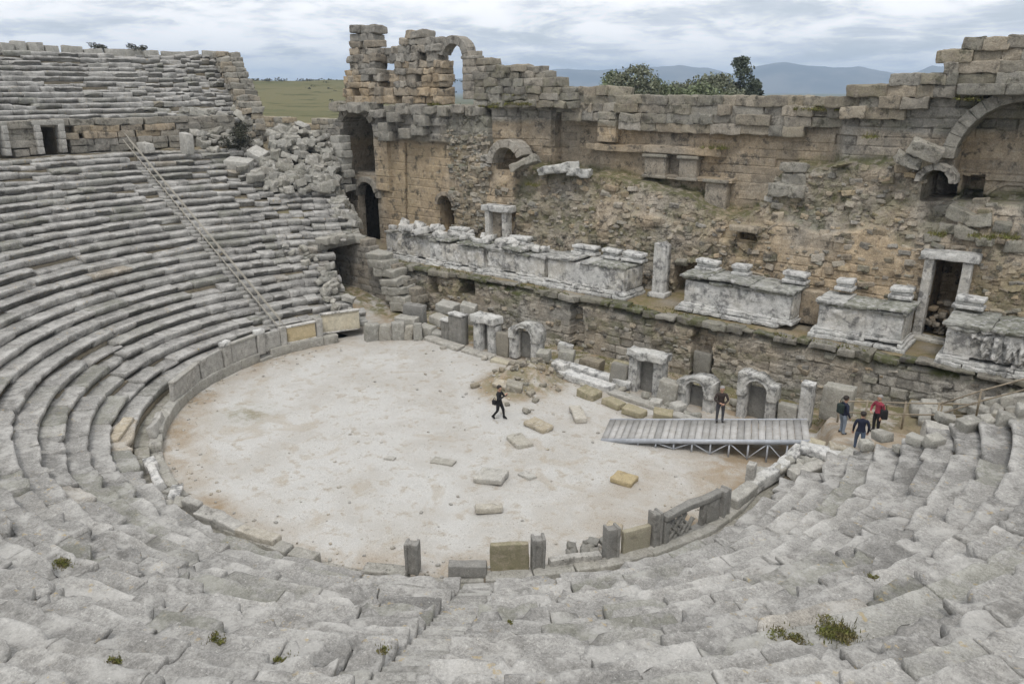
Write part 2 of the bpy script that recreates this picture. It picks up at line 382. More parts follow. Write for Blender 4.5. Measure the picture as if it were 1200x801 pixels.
def seating(root, N, d0, z0, pa, pb, aisles, aisle_w, end_a=None, end_b=None, loss=.012, mat=None):
    """rows of stone seats between the angles pa < pb (degrees); aisles listed in degrees, end_a / end_b shift the two ends of each row."""
    for i in range(N):
        d = d0+RUN*i; z = z0+RISE*i
        B = pa-(end_a(i) if end_a else 0); A = pb+(end_b(i) if end_b else 0)
        segs = []; cur = B
        for a in sorted(aisles):
            a = a+(-.235*i if a == -47.3 else 0)
            if not (B < a < A): continue
            hw = math.degrees((aisle_w if a < 0 and a > -100 or aisle_w < .8 else .62)/2/(13.6+d)); segs.append((cur, a-hw)); cur = a+hw
        segs.append((cur, A))
        for (s0, s1) in segs:
            p = s0; acc = Acc()
            while p < s1-.01:
                x, y = at_pd(p, d); RR = math.dist(at_pd(p-.05, d), at_pd(p+.05, d))/.1
                far = math.dist((x, y), CAM[:2]) > 24
                upr = i > 13 and N == 25 or N != 25
                L = (random.uniform(.8, 2.4) if upr else random.uniform(1.2, 3.6)) if far else random.uniform(1.3, 3.1)
                near_end = (A-p)*RR < 3 or (p-B)*RR < 7
                if near_end: L = random.uniform(.6, 1.2)
                q = min(s1, p+L/RR)
                if s1-q < .5/RR: q = s1
                dz = random.gauss(0, .007 if far else .011); dd = random.gauss(0, .01 if far else .016); er = random.choice([.5, .8, 1, 1, 1.4]); roll = random.gauss(0, .004 if far else .008); yaw = random.gauss(0, .004 if far else .009); dr = 0
                u = random.random()
                if upr and far: dz *= 2.6; dd *= 3.2; roll *= 2.5; yaw *= 2; er *= 1.5
                if near_end: dz *= 4; dd *= 5; roll *= 4; yaw *= 4; er = 2.2
                if u < loss: dr = random.uniform(.2, .34); er = 2.5
                elif u < loss+((.09 if upr else .04) if far else .07): dr = random.uniform(.05, .17); dd += random.uniform(-.04, .10); roll += random.gauss(0, .04); er = 2.2
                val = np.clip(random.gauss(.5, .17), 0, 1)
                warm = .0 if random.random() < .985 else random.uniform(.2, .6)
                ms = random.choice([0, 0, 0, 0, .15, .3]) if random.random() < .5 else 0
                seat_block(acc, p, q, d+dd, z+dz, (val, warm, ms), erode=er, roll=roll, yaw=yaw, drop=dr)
                p = q
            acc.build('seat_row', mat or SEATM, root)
def step_flights(root, N, d0, z0, aisles, w, sink=.33):
    for a in aisles:
        acc = Acc()
        for i in range(N):
            if a < -100 and N == 25: w = .58
            elif N == 25: w = 1.02
            for k in (0, 1):
                a_ = a+(-.235*(i+.5*k-.5) if a == -47.3 else 0); d = d0+RUN*i+.4*k-.38; z = z0+RISE*i-.2*(1-k)-sink
                hw = math.degrees(w/2/(13.6+d)); er = random.uniform(.4, 1.2)
                # each step is a thin slab of the same worn profile
                x, y = at_pd(a_, d+.28); rz = tan_rot(a_)
                dist = math.dist((x, y, z), CAM); nn = (14, 8, 4) if dist < 16 else (5, 3, 3)
                stone(acc, (x, y, z-.18), (w-.01, .6, .36), rz, (random.gauss(0, .012), random.gauss(0, .015)), n=nn, r=.035, amp=.014*er+.006, fr=2.2, tint=(np.clip(random.gauss(.5, .12), 0, 1), .0, .12*random.random()))
        acc.build('staircase', SEATM, root)
def core(root, name, d_a, z_a, N, pa, pb, drop=.47, mat=None, holes=()):
    ph = np.linspace(pb, pa, 420 if holes else 130); ds = d_a+np.arange(0, N+1)*RUN
    acc = Acc(); G = []
    ds2 = np.repeat(ds, 2)[1:]; zz = np.repeat(z_a+RISE*np.arange(0, N+1), 2)[:-1]-drop
    ds2 = np.concatenate([[ds2[0]], ds2, [ds2[-1]]]); zz = np.concatenate([[-.6], zz, [-.6]])
    PH, D = np.meshgrid(ph, ds2, indexing='ij'); Z = np.tile(zz, (len(ph), 1))
    for hp, hw in holes: D = np.where(np.abs(PH-hp) < math.degrees(hw/2/37)+.05, np.maximum(D, 27.4), D)
    ix, iy, nx, ny = inner(np.radians(PH))
    P = P3(ix+nx*(D+.1), iy+ny*(D+.1), Z)
    P[1:-1, 1:-1] += .05*np.stack([vn(P[1:-1, 1:-1]*1.5, k) for k in (1, 2, 3)], -1)
    n, m = Z.shape; P = P.reshape(-1, 3)
    I = np.arange(n-1)[:, None]*m+np.arange(m-1)[None]
    Q = np.stack([I, I+1, I+m+1, I+m], -1).reshape(-1, 4)
    acc.add(P, Q, (.35, .15, .1), ngons=[list(range(m)), [(n-1)*m+j for j in range(m)][::-1]])
    return acc.build(name, mat or EARTH, root, smooth=False)

# ------------------------------------------------------------------ lower and upper seating
LOW_AISLES = [175., -47.3]
la = [a if a < 100 else a-360 for a in LOW_AISLES]      # one continuous range: -198 .. 14
lower = thing('lower_seating_tier', 'large curved tier of worn grey stone seats rising from the round gravel floor', 'seating', (0, 0, 0))
core(lower, 'seating_core', 1.0, 1.0, 26, -199.5, 14.)
def bank_e(X, Y): return -(X+21.4+np.maximum(Y-12.3, 0)*1.3)     # metres behind the line that runs from the passage back to the wing wall
def ea(i):
    d = 1.0+RUN*i; p = 165.; wob = .3*math.sin(i*1.7)+.25*math.sin(i*.61+2)
    if i < 9:
        lim = min(6.7+(d-1.4)*.36, 9.0)+wob
        while p > 145 and at_pd(p, d+.4)[1] < lim: p -= .25
    else:
        need = max(.0, (1+.4*i-4.9)/1.35)+.4*wob
        while p > 140 and bank_e(*at_pd(p, d+.4)) > need: p -= .25
    return -198.5-(p-360)
eb = lambda i: .9*math.sin(i*1.3)+(-4.5 if i < 2 else 0)-(.5 if i > 12 else 0)
seating(lower, 25, 1.0, 1.0, -198.5, 13.4, la, 1.05, ea, eb)
step_flights(lower, 25, 1.0, 1.0, la, 1.02)
# walkway between the tiers
acc = Acc()
ph = np.linspace(-199.5, 14, 300)
for j in range(3):
    p = -199.5
    while p < 13.5:
        d = 21.0+.8*j; L = random.uniform(.9, 1.9)/34*57.3
        seat_block(acc, p, min(p+L, 14), d, 10.85+random.gauss(0, .02), (random.uniform(.3, .6), .1*random.random(), .15*random.random()), erode=1.)
        p += L
acc.build('walkway_paving', SEATM, lower)

upper = thing('upper_seating_tier', 'steeper upper tier of grey stone seats above the walkway with a ragged top edge', 'seating', (0, 0, 0))
core(upper, 'seating_core', 23.9, 13.25, 14, -199.3, -128, holes=[(-177.9, 1.15), (-172.2, 1.3)])
ua = [-170.]
seating(upper, 14, 23.8, 13.2, -200.2, -128, ua, .6, lambda i: .45*math.sin(i*2.1)-.25, None, loss=.05)
step_flights(upper, 14, 23.8, 13.2, ua, .58, .2)
# ragged top blocks of the upper tier
acc = Acc(); p = -199.6
while p < -130:
    L = random.uniform(.8, 2.)
    hgt = max(0, .42*vn(np.array([[p*.35, 3.3, 0]]), 4)[0]+.12)+ (.5 if -195.4 < p < -194.2 or -191.8 < p < -190.9 else 0) + (.35 if p > -187 else 0)
    x, y = at_pd(p, 35.2+random.gauss(0, .15))
    hgt = max(hgt, .02)
    stone(acc, (x, y, 18.35+hgt/2), (L, .8, hgt+.5), tan_rot(p), (0, random.gauss(0, .04)), amp=.05, tint=(random.uniform(.3, .65), 0, .1))
    p += L/48*57.3
acc.build('top_course', GREY, upper)
# wall between the walkway and the upper tier, with its doorways
acc = Acc(); doors = [(-177.9, 1.15), (-172.2, 1.3), (-150, 1.1)]
for cz in range(5):
    z = 10.95+.47*cz; p = -198.5+random.random()
    while p < -128:
        L = random.uniform(.9, 2.4); q = p+L/37*57.3; mid = (p+q)/2
        hit = [dd for dd in doors if abs((mid-dd[0])/57.3*37) < dd[1]/2+L/2-.1]
        dpt = 0
        if hit and cz < 4: p += .25; continue
        x, y = at_pd(mid, 23.5+random.gauss(0, .04)+(.12 if vn(np.array([[mid*.2, 0, cz*.5]]), 9)[0] > .3 else 0))
        warm = float(np.clip(.1+.9*(-192 < mid < -178)*(cz in (2, 3))*random.random()*1.2, 0, 1))
        stone(acc, (x, y, z+.23), (L*1.02, .8, .5), tan_rot(mid), (0, random.gauss(0, .012)), n=(8, 4, 5), r=.04, amp=.06, tint=(random.uniform(.35, .65), warm*.8, .15*random.random()))
        p = q
acc.build('walkway_wall', WALLM, upper)
for dd, w in doors[:2]:
    acc = Acc()
    for s in (-1, 1):
        x, y = at_pd(dd+s*(w/2+.17)/37*57.3, 23.25)
        for k in range(4): stone(acc, (x, y, 11.0+.25+.5*k), (.42, .7, .49), tan_rot(dd), n=(3, 3, 3), amp=.03, tint=(.62, .0, 0))
    x, y = at_pd(dd, 23.3); stone(acc, (x, y, 13.1), (w+1., .8, .34), tan_rot(dd), amp=.04, tint=(.5, 0, .1))
    acc.build('doorway', GREY, upper)
# broken end wall of the upper tier (masonry pier)
acc = Acc()
for k in range(16):
    z = 11.2+.47*k
    dtop = 23.4+max(0, (z-13.2))*2.0
    for dd in np.arange(max(23.5, dtop-1.), 36.4, 1.0):
        for w in (0, 1):
            if random.random() < .12 and w == 0: continue
            x, y = at_pd(160.2-.2-w*1.25, dd+random.gauss(0, .08))
            stone(acc, (x, y, z+.2), (random.uniform(.8, 1.1), 1.02, .46), tan_rot(160), (random.gauss(0, .02), random.gauss(0, .03)), amp=.09, n=(6, 6, 5), tint=(random.uniform(.35, .75), random.choice([0, 0, .1, .3, .5]), .1))
acc.build('end_wall', WALLM, upper)

# rails down the left aisle
rails = thing('aisle_handrail', 'long pair of thin pale rails running straight down the left side seating', 'handrail')
acc = Acc(); base = []
for k in range(27):
    d = 1.2+.8*k; z = 1.0+.5*(d-1.4)
    x, y = at_pd(175.2-.0*k, d); base.append((x, y, z))
for dx in (0.0, .42): 
    acc = Acc(); tube(acc, [(x, y+dx, z+.5) for (x, y, z) in base], .032); acc.build('rail', ROPE, rails)
acc = Acc(); tube(acc, [(x, y+.2, z+.95) for (x, y, z) in base], .03); acc.build('rail', ROPE, rails)
for (x, y, z) in base[::3]:
    acc = Acc(); tube(acc, [(x, y+.1, z-.3), (x, y+.1, z+.95)], .025); acc.build('post', ROPE, rails)

# ------------------------------------------------------------------ ground sheets
def grid_sheet(name, xs, ys, zf, tf, mat, maskf=None, kind='structure', smooth=True):
    X, Y = np.meshgrid(xs, ys, indexing='ij'); Z = zf(X, Y); T = tf(X, Y, Z)
    n, m = X.shape; P = P3(X, Y, Z).reshape(-1, 3)
    I = np.arange(n-1)[:, None]*m+np.arange(m-1)[None]
    Q = np.stack([I, I+m, I+m+1, I+1], -1)
    if maskf is not None:
        k = maskf(X, Y); kc = k[:-1, :-1] & k[1:, :-1] & k[1:, 1:] & k[:-1, 1:]; Q = Q[kc]
    Q = Q.reshape(-1, 4); used = np.unique(Q); mp = -np.ones(len(P), int); mp[used] = np.arange(len(used))
    a = Acc(); a.add(P[used], mp[Q], T.reshape(-1, 3)[used], fix=False)
    return tag(a.build(name, mat, smooth=smooth), None, None, kind=kind)
def ell_d(X, Y):
    return (np.hypot((X-EX)/EA, Y/EB)-1)*13.3
def plat(X, Y):
    e = X-(15.45-.327*(Y-5.5))+.25*vn(P3(X*.9, Y*.9, 0), 3)
    return sst(-.25, .35, e)*sst(1.8, 3.2, Y-.25*(X-14))
def floor_z(X, Y):
    z = .05*fbm(P3(X*.35, Y*.35, 0), 3, 2)+.018*fbm(P3(X*2.2, Y*2.2, 0), 2, 12)
    tr = sst(9.2, 10.2, Y)*sst(-11.5, -8.5, X); z = z-.32*tr
    mx, my = X+.9, Y-6.3
    q = np.hypot(mx/2.3, my/3.3)+.25*fbm(P3(X*.9, Y*.9, 0), 3, 33)
    z = z+.95*sst(1., .25, q)+.12*sst(1.1, .6, q)*fbm(P3(X*3, Y*3, 0), 3, 44)
    z = z+1.0*plat(X, Y)
    z = z+np.clip((-16.8-X)*.2, 0, 1.)*sst(6.5, 8, Y)
    return z
def floor_t(X, Y, Z):
    d = ell_d(X, Y)
    edge = sst(-2.4, -.2, d)
    n = fbm(P3(X*.5, Y*.5, 0), 4, 55)
    warm = np.clip(edge*.95*(.7+n)+sst(1.5, 8, Y+.45*X-.5)*(.35+.4*n)+.85*sst(8.3, 9.6, Y)+.9*plat(X, Y)+.5*sst(7.0, 9.5, X)*sst(4.5, 0, Y)*(.5+n), 0, 1.)
    mx, my = X+.9, Y-6.3; q = np.hypot(mx/2.5, my/3.5); warm = np.maximum(warm, sst(1.25, .8, q))
    g = .8*sst(9.5, 10.4, Y)+.55*sst(1.1, .6, q)+.5*np.exp(-((X+9.)**2+(Y+6.)**2)/1.2)
    return np.stack([np.full(X.shape, .5), warm, np.clip(g, 0, 1)], -1)
fl_mask = lambda X, Y: (ell_d(X, Y) < 1.0) | (Y > 5.5) | ((X > 12) & (Y > 1.5) & (ell_d(X, Y) < 2.5))
grid_sheet('orchestra_floor', np.arange(-24, 24.01, .13), np.arange(-14, 14.01, .13), floor_z, floor_t, GRAVEL, fl_mask)
# terrace behind the proscenium
def ter_z(X, Y): return 3.16+.06*fbm(P3(X*.8, Y*.8, 0), 3, 3)-.14*sst(14.2, 13.5, Y)*(1+fbm(P3(X*.5, 0*X, 0*X), 3, 73))-.25*sst(-15, -19, X)+.1*sst(16, 18, Y)
def ter_t(X, Y, Z):
    n = fbm(P3(X*.7, Y*.7, 0), 3, 66); return np.stack([np.full(X.shape, .5), np.clip(.5+n, 0, 1), np.clip(.35+.9*n, 0, 1)], -1)
grid_sheet('terrace', np.arange(-26, 28, .2), np.arange(13.72, 20, .17), ter_z, ter_t, EARTH)
# wide ground reaching the horizon
def far_ground():
    rr = np.concatenate([[58, 62, 70, 80, 95, 115, 140, 170, 210, 260, 320, 400, 520, 700, 1000, 1500, 2200, 3300, 5000, 7500]])
    th = np.linspace(0, 2*np.pi, 145)
    Rr, Th = np.meshgrid(rr, th, indexing='ij'); X = Rr*np.cos(Th); Y = Rr*np.sin(Th)
    d = 0*X; Z = 1.5+0*X
    n, m = X.shape; I = np.arange(n-1)[:, None]*m+np.arange(m-1)[None]
    Q = np.stack([I, I+m, I+m+1, I+1], -1).reshape(-1, 4)
    a = Acc(); a.add(P3(X, Y, Z).reshape(-1, 3), Q, (.5, 0, 0), fix=False)
    # inner disc
    P = [(0, 0, -.7)]+[(58*math.cos(t), 58*math.sin(t), 1.5) for t in th[:-1]]
    return struct(a.build('ground', FIELD))
far_ground()
def inner_ground():
    xs = np.linspace(-64, 64, 90); 
    def zf(X, Y):
        r = np.hypot(X, Y); return -.75+2.25*sst(46, 58, r)
    return grid_sheet('ground_near', xs, xs, zf, lambda X, Y, Z: np.stack([.5+0*X, .4+0*X, .5+0*X], -1), FIELD, lambda X, Y: np.hypot(X, Y) < 63)
o = inner_ground(); o.name = 'earth_ground'
# grassy hill beyond the left end
hd = Vector((-.6225-.7826*.29, .7826-.6225*.29)).normalized()   # towards the left of the stage wall
def hill():
    u = np.concatenate([np.linspace(95, 440, 90), np.linspace(460, 1000, 20)]); v = np.linspace(-330, 330, 130)
    U, V = np.meshgrid(u, v, indexing='ij')
    X = CAM[0]+hd.x*U-hd.y*V*1; Y = CAM[1]+hd.y*U+hd.x*V*1
    prof = 8.5*sst(95, 170, U)+10.3*sst(150, 420, U)-18.8*sst(600, 990, U)
    # V>0 lies to the left of the view; the hill dies away to the right
    fall = sst(-95, -40, V-.0*U)*sst(330, 250, V)
    Z = 1.3+(prof+ .9*fbm(P3(X*.02, Y*.02, 0), 3, 5)+.25*fbm(P3(X*.15, Y*.15, 0), 2, 6)*sst(100, 140, U))*fall-.5*(1-fall)
    n, m = X.shape; I = np.arange(n-1)[:, None]*m+np.arange(m-1)[None]
    Q = np.stack([I, I+1, I+m+1, I+m], -1).reshape(-1, 4)
    a = Acc(); a.add(P3(X, Y, Z).reshape(-1, 3), Q, (.5, 0, 0), fix=False)
    return struct(a.build('grassy_hill', FIELD))
hill()
# far mountains
def mountains():
    MTN, t = nt('far_rock'); b = NB(t); vec = b.n('ShaderNodeNewGeometry').outputs['Position']
    n1 = b.noise(vec, .004, 7, .65); c = b.mix(b.mr(n1, .4, .6), (.07, .08, .08), (.16, .155, .14))
    p = b.n('ShaderNodeBsdfPrincipled'); p.inputs['Roughness'].default_value = 1; p.inputs['Specular IOR Level'].default_value = 0
    b.l(c, p.inputs['Base Color']); b.l(p.outputs[0], b.n('ShaderNodeOutputMaterial').inputs[0])
    # ridge heights by the compass bearing measured from the view axis (degrees, right positive)
    az = [-30, -20, -8, -2, 2.4, 4, 6, 8, 10, 11.5, 13.5, 15, 17, 18.5, 20, 21.5, 23, 24.5, 26, 27.2, 28.5, 31, 36, 45]
    he = [30, 40, 60, 90, 130, 152, 145, 160, 150, 168, 150, 118, 160, 176, 158, 142, 148, 120, 92, 150, 128, 120, 130, 100]
    A = np.linspace(-30, 45, 520); D = np.linspace(0, 1, 22); Aa, Dd = np.meshgrid(A, D, indexing='ij')
    dist = 4600+1500*Dd
    ridge = np.interp(Aa, az, he)+16*fbm(P3(Aa*.7, 0*Aa, 0*Aa), 5, 7)
    prof = np.sin(np.pi*np.clip(Dd, 0, 1))**.8
    Z = 1+(ridge+10)*(.9*5300/5000)*prof*(1+.16*fbm(P3(Aa*1.3, Dd*5, 0*Aa), 4, 8)*(1-prof*.8))
    ang = np.radians(90+38.5-Aa)
    X = CAM[0]+dist*np.cos(ang); Y = CAM[1]+dist*np.sin(ang)
    n, m = X.shape; I = np.arange(n-1)[:, None]*m+np.arange(m-1)[None]
    Q = np.stack([I, I+1, I+m+1, I+m], -1).reshape(-1, 4)
    a = Acc(); a.add(P3(X, Y, Z).reshape(-1, 3), Q, fix=False)
    return struct(a.build('mountains', MTN))
mountains()

# ------------------------------------------------------------------ walls as relief sheets
def ashlar(X, Z, h, L, s):
    zc = Z/h+.06*vn(P3(X*.25, 0*X, s+0*X), 3); ci = np.floor(zc); fz = zc-ci
    Lc = L*(.75+.6*h1(ci, s+1)); xc = X/Lc+h1(ci, s)*7+.12*vn(P3(X*.8, ci*3.3, 0*X), s); bi = np.floor(xc); fx = xc-bi
    e = np.minimum(np.minimum(fz, 1-fz)*h, np.minimum(fx, 1-fx)*Lc)
    return h2(bi, ci, s+2), e, h2(bi, ci, s+3)
def wall_sheet(acc, x0, x1, z0, z1, res, fn, back, maskf=None):
    xs = np.arange(x0, x1+res/2, res); zs = np.arange(z0, z1+res/2, res)
    X, Z = np.meshgrid(xs, zs, indexing='ij'); Y, T = fn(X, Z)
    n, m = X.shape; k = np.ones((n-1, m-1), bool)
    if maskf is not None:
        q = maskf(X, Z); k = q[:-1, :-1] & q[1:, :-1] & q[1:, 1:] & q[:-1, 1:]
    jx = .25*res*vn(P3(X*9, Z*9, 0*X), 71); jz = .25*res*vn(P3(X*9, Z*9, 0*X), 72)
    F = P3(X+jx, Y, Z+jz).reshape(-1, 3); B = P3(X, np.zeros_like(X)+back if np.isscalar(back) else back(X, Z), Z).reshape(-1, 3)
    I = np.arange(n-1)[:, None]*m+np.arange(m-1)[None]
    fq = np.stack([I, I+m, I+m+1, I+1], -1)[k]; N = n*m
    Q = [fq, fq[:, ::-1]+N]
    kp = np.pad(k, 1)
    I2 = I
    def rim(sel, a, b):   # edge a->b of kept cells on the border
        aa, bb = a[sel], b[sel]; Q.append(np.stack([bb, aa, aa+N, bb+N], -1))
    c = kp[1:-1, 1:-1]
    rim(c & ~kp[1:-1, :-2], I2, I2+m); rim(c & ~kp[1:-1, 2:], I2+m+1, I2+1)
    rim(c & ~kp[:-2, 1:-1], I2+1, I2); rim(c & ~kp[2:, 1:-1], I2+m, I2+m+1)
    Q = np.concatenate(Q); P = np.concatenate([F, B]); TT = np.concatenate([T.reshape(-1, 3)]*2)
    used = np.unique(Q); mp = -np.ones(len(P), int); mp[used] = np.arange(len(used))
    acc.add(P[used], mp[Q], TT[used], fix=False)
def arch_in(X, Z, cx, w, zb, zs):
    """inside an opening of half width w, from zb, springing at zs with a round head"""
    return (np.abs(X-cx) < w) & (Z > zb) & ((Z < zs) | (np.hypot(X-cx, Z-zs) < w))
def rubble_rel(X, Z, cell, s):
    wx = X+.15*vn(P3(X*1.3, Z*1.3, 0*X), s); wz = Z+.12*vn(P3(X*1.3, Z*1.3, 5+0*X), s)
    b, e, i = worley(wx/(cell*1.45), wz/cell, s)
    return (np.sqrt(np.clip(1-(b*1.05)**2, 0, 1))*.45+i*.75)*cell*.5-.025*(e < .06)+.05*fbm(P3(X*3.2, Z*3.2, 0*X), 3, s+3), i

def set_stones(acc, n, x0, x1, z0, ztop, fn, smin, smax, warm0):
    X = RNG.uniform(x0, x1, n*2); Z = RNG.uniform(z0, 13, n*2); k = Z < ztop(X); X, Z = X[k][:n], Z[k][:n]
    Y, T = fn(X, Z)
    for x, y, z, t_ in zip(X, Y, Z, T):
        s_ = smin+(smax-smin)*random.random()**2.2
        if fn.__name__ == 'main_fn' and y > 19.6: continue
        stone(acc, (x, y+.06*s_, z), (s_*random.uniform(1., 1.9), s_*random.uniform(.6, 1.), s_*random.uniform(.5, .9)), random.gauss(0, .25), (random.gauss(0, .2), random.gauss(0, .12)), n=(4, 3, 3), r=.05, amp=.05, fr=2.5, tint=(random.uniform(.3, 1.), float(np.clip(warm0+random.gauss(0, .3), 0, 1)), float(np.clip(random.gauss(.15, .2), 0, .8))))
# --- retaining wall below the terrace
def ret_fn(X, Z):
    r, i = rubble_rel(X, Z, .3, 3); a, e, v = ashlar(X, Z, .52, 1.0, 17)
    mixn = sst(-.05, .15, fbm(P3(X*.23, Z*.4, 0*X), 3, 9))
    big = sst(-1, 0, X-0.5)*sst(3.2, 2.6, X)+sst(14.6, 15.2, X)*sst(18, 17.4, X)
    mixn = np.maximum(mixn*.8, np.clip(big, 0, 1))
    rel = r*(1-mixn)+mixn*((a-.5)*.16+.10*sst(0, .06, e))
    plaster = sst(.1, .3, fbm(P3(X*.3, Z*.7, 0*X), 3, 19))*(1-np.clip(big, 0, 1)); rel = rel*(1-.8*plaster)+.1*plaster
    Y = 13.35-rel+.1*(Z-.0)*.5+.12*fbm(P3(X*.6, Z*.6, 0*X), 3, 4)
    topz = 2.55+.3*fbm(P3(X*.4, 0*X, 0*X), 3, 15)
    Y = Y+.35*sst(topz, topz+.35, Z)+.35*sst(3.0, 3.2, Z)
    for (a0, a1, b0, b1, dp) in ((-12.3, -10.9, 1.75, 3.0, 1.6), (-2.85, -1.85, -.5, 2.5, .7), (5.55, 6.9, -.5, 2.5, .55), (-15.2, -14.2, 1.2, 2.9, .8)):
        ww = .18*vn(P3(X*2.2, Z*2.2, 0*X), 6); Y = Y+dp*((X > a0+ww) & (X < a1+ww) & (Z > b0) & (Z < b1+ww))
    idv = i*(1-mixn)+a*mixn
    warm = np.clip(.45+.6*fbm(P3(X*.3, Z*.5, 0*X), 3, 40)-.3*big, 0, 1)
    moss = np.clip(sst(2.3, 3.1, Z+.4*fbm(P3(X, Z, 0*X), 2, 41))*.9+.5*sst(.1, .4, fbm(P3(X*.5, Z*1.2, 0*X), 3, 42)), 0, 1)
    return Y, np.stack([.3+.6*idv, np.clip(warm-.22, 0, 1), moss], -1)
retw = thing('retaining_wall', 'long low rubble retaining wall with mossy top edge holding up the stage terrace', 'wall', (2, 13.3, -.4))
acc = Acc(); wall_sheet(acc, -21.5, 27, -.5, 3.22, .075, ret_fn, 15.9, lambda X, Z: Z < 2.95+.12*fbm(P3(X*.8, 0*X, 0*X), 4, 74))
set_stones(acc, 560, -21, 26.5, -.2, lambda x: 2.9+0*x, ret_fn, .14, .42, .12)
o = acc.build('masonry', WALLM, None, smooth=False); o.parent = retw; o.matrix_parent_inverse = Matrix.Translation((-2, -13.3, .4))
def part(acc, name, mat, root, smooth=True):
    o = acc.build(name, mat, None, smooth); o.parent = root
    o.matrix_parent_inverse = (Matrix.Translation(root.location) @ root.rotation_euler.to_matrix().to_4x4()).inverted()
    return o

# --- left wing wall with its arches
def wing_fn(X, Z):
    a, e, v = ashlar(X, Z, .58, 1.1, 31); r, i = rubble_rel(X, Z, .4, 33)
    n = fbm(P3(X*.35, Z*.35, 0*X), 3, 22)
    upz = sst(11.3, 11.9, Z+.4*n)
    smooth_ = (1-upz)*sst(-26, -25, X)
    rel = (a-.5)*.10*(.35+.65*upz)+.07*sst(0, .05, e)*(.5+.5*upz)-.22*(v > .95)*upz
    rr = sst(-17.5, -15.5, X+1.2*n)          # rubble to the right
    rel = rel*(1-rr)+r*rr
    Y = 18.1-rel-.35*sst(11.5, 11.8, Z+.3*n)*sst(-25.2, -24.9, X)*(1-rr)+.1*n
    # vertical break and strip left of it
    Y = Y+.55*sst(.12, .0, np.abs(X+22.2-.06*(Z-8)))*(Z < 11.4)-.3*((X > -25.4) & (X < -23.8) & (Z > 7.5) & (Z < 12.8))
    op = np.zeros(X.shape)
    op = np.maximum(op, 3.6*arch_in(X, Z, -27.5, 2.0, 8.55, 11.7))
    op = np.maximum(op, 2.4*arch_in(X, Z, -17.75, .75, 4.7, 6.9))
    Y = Y+op
    warm = np.clip(.62*(1-upz)+.5*n+.25*sst(-25.5, -24.8, X)*(1-upz)-.25*rr, 0, 1)
    dk = .5+.45*(a-.5)*(.4+.6*upz)
    return Y, np.stack([np.clip(dk+.12*n+.12*smooth_, 0, 1), warm, np.clip(.3*n+.25*rr, 0, 1)], -1)
wing = thing('wing_wall', 'tall tan wing wall at the left end of the stage with stacked arched doorways', 'wall', (-22, 18, 2))
acc = Acc(); wall_sheet(acc, -31.5, -13.4, 1.6, 14.1, .075, wing_fn, lambda X, Z: np.where((X < -23.5) & (Z < 8.3), 18.75, 30.), lambda X, Z: ~arch_in(X, Z, -26.75, 1.2, 1.5, 6.85) & (Z < 14.0-1.0*sst(-29.4, -30.2, X)-.7*sst(-30.3, -31, X)-.5*sst(-15, -13.4, X)))
set_stones(acc, 260, -17.3, -13.4, 5.2, lambda x: 12.5+0*x, wing_fn, .18, .5, .3)
part(acc, 'masonry', WALLM, wing, False)
acc = Acc()
for c_, s_ in (((-27.5, 29.8, 4.9), (9, .4, 7.6)), ((-31.3, 24.2, 4.9), (.4, 11., 7.6)), ((-23.2, 24.2, 4.9), (.4, 11., 7.6)), ((-27.3, 24.3, 8.5), (8.6, 11.1, .4)), ((-27.3, 24.3, 1.3), (8.6, 11.1, .4))): box(acc, c_, s_, tint=(.4, .3, 0))
part(acc, 'chamber', WALLM, wing)
def voussoirs(acc, cx, cz, r0, r1, y0, y1, n, a0=0, a1=180, tint=(.6, .1, 0), amp=.02, skip=()):
    for k in range(n):
        if k in skip: continue
        t0, t1 = R(a0+(a1-a0)*k/n), R(a0+(a1-a0)*(k+1)/n); tm = (t0+t1)/2; rm = (r0+r1)/2
        w = rm*(t1-t0)*.98; h = r1-r0; d = y1-y0
        co, Q = topo((3, 4, 3)); hh = np.array([w, d, h])/2
        P = np.stack([axis_pts(hh[i], .03, (3, 4, 3)[i])[co[:, i]] for i in range(3)], 1)
        P[:, 0] *= (rm+P[:, 2])/rm
        _sc[0] += 1; off = _sc[0]*3.7 % 97
        P = P+amp*np.stack([fbm(P*3+off, 2, q) for q in (1, 2, 3)], 1)*1.5
        ca, sa = math.cos(tm), math.sin(tm)
        Xx = cx+(rm+P[:, 2])*ca+P[:, 0]*(-sa)*-1*-1; Zz = cz+(rm+P[:, 2])*sa+P[:, 0]*ca*1
        jit = random.gauss(0, .03)
        acc.add(np.stack([Xx, (y0+y1)/2+P[:, 1]+jit, Zz], 1), Q, (np.clip(tint[0]+random.gauss(0, .1), 0, 1), tint[1], tint[2]))
acc = Acc(); voussoirs(acc, -26.75, 6.85, 1.2, 1.65, 17.75, 18.8, 9, tint=(.5, .1, .05)); part(acc, 'door_arch', WALLM, wing)
acc = Acc(); voussoirs(acc, -27.5, 11.7, 2.0, 2.55, 17.75, 19.5, 11, tint=(.4, .15, .05), amp=.06, skip=(0, 1, 9)); part(acc, 'upper_arch', WALLM, wing)
acc = Acc(); voussoirs(acc, -17.75, 6.9, .75, 1.05, 17.8, 18.6, 7, tint=(.5, .5, 0)); part(acc, 'niche_arch', WALLM, wing)
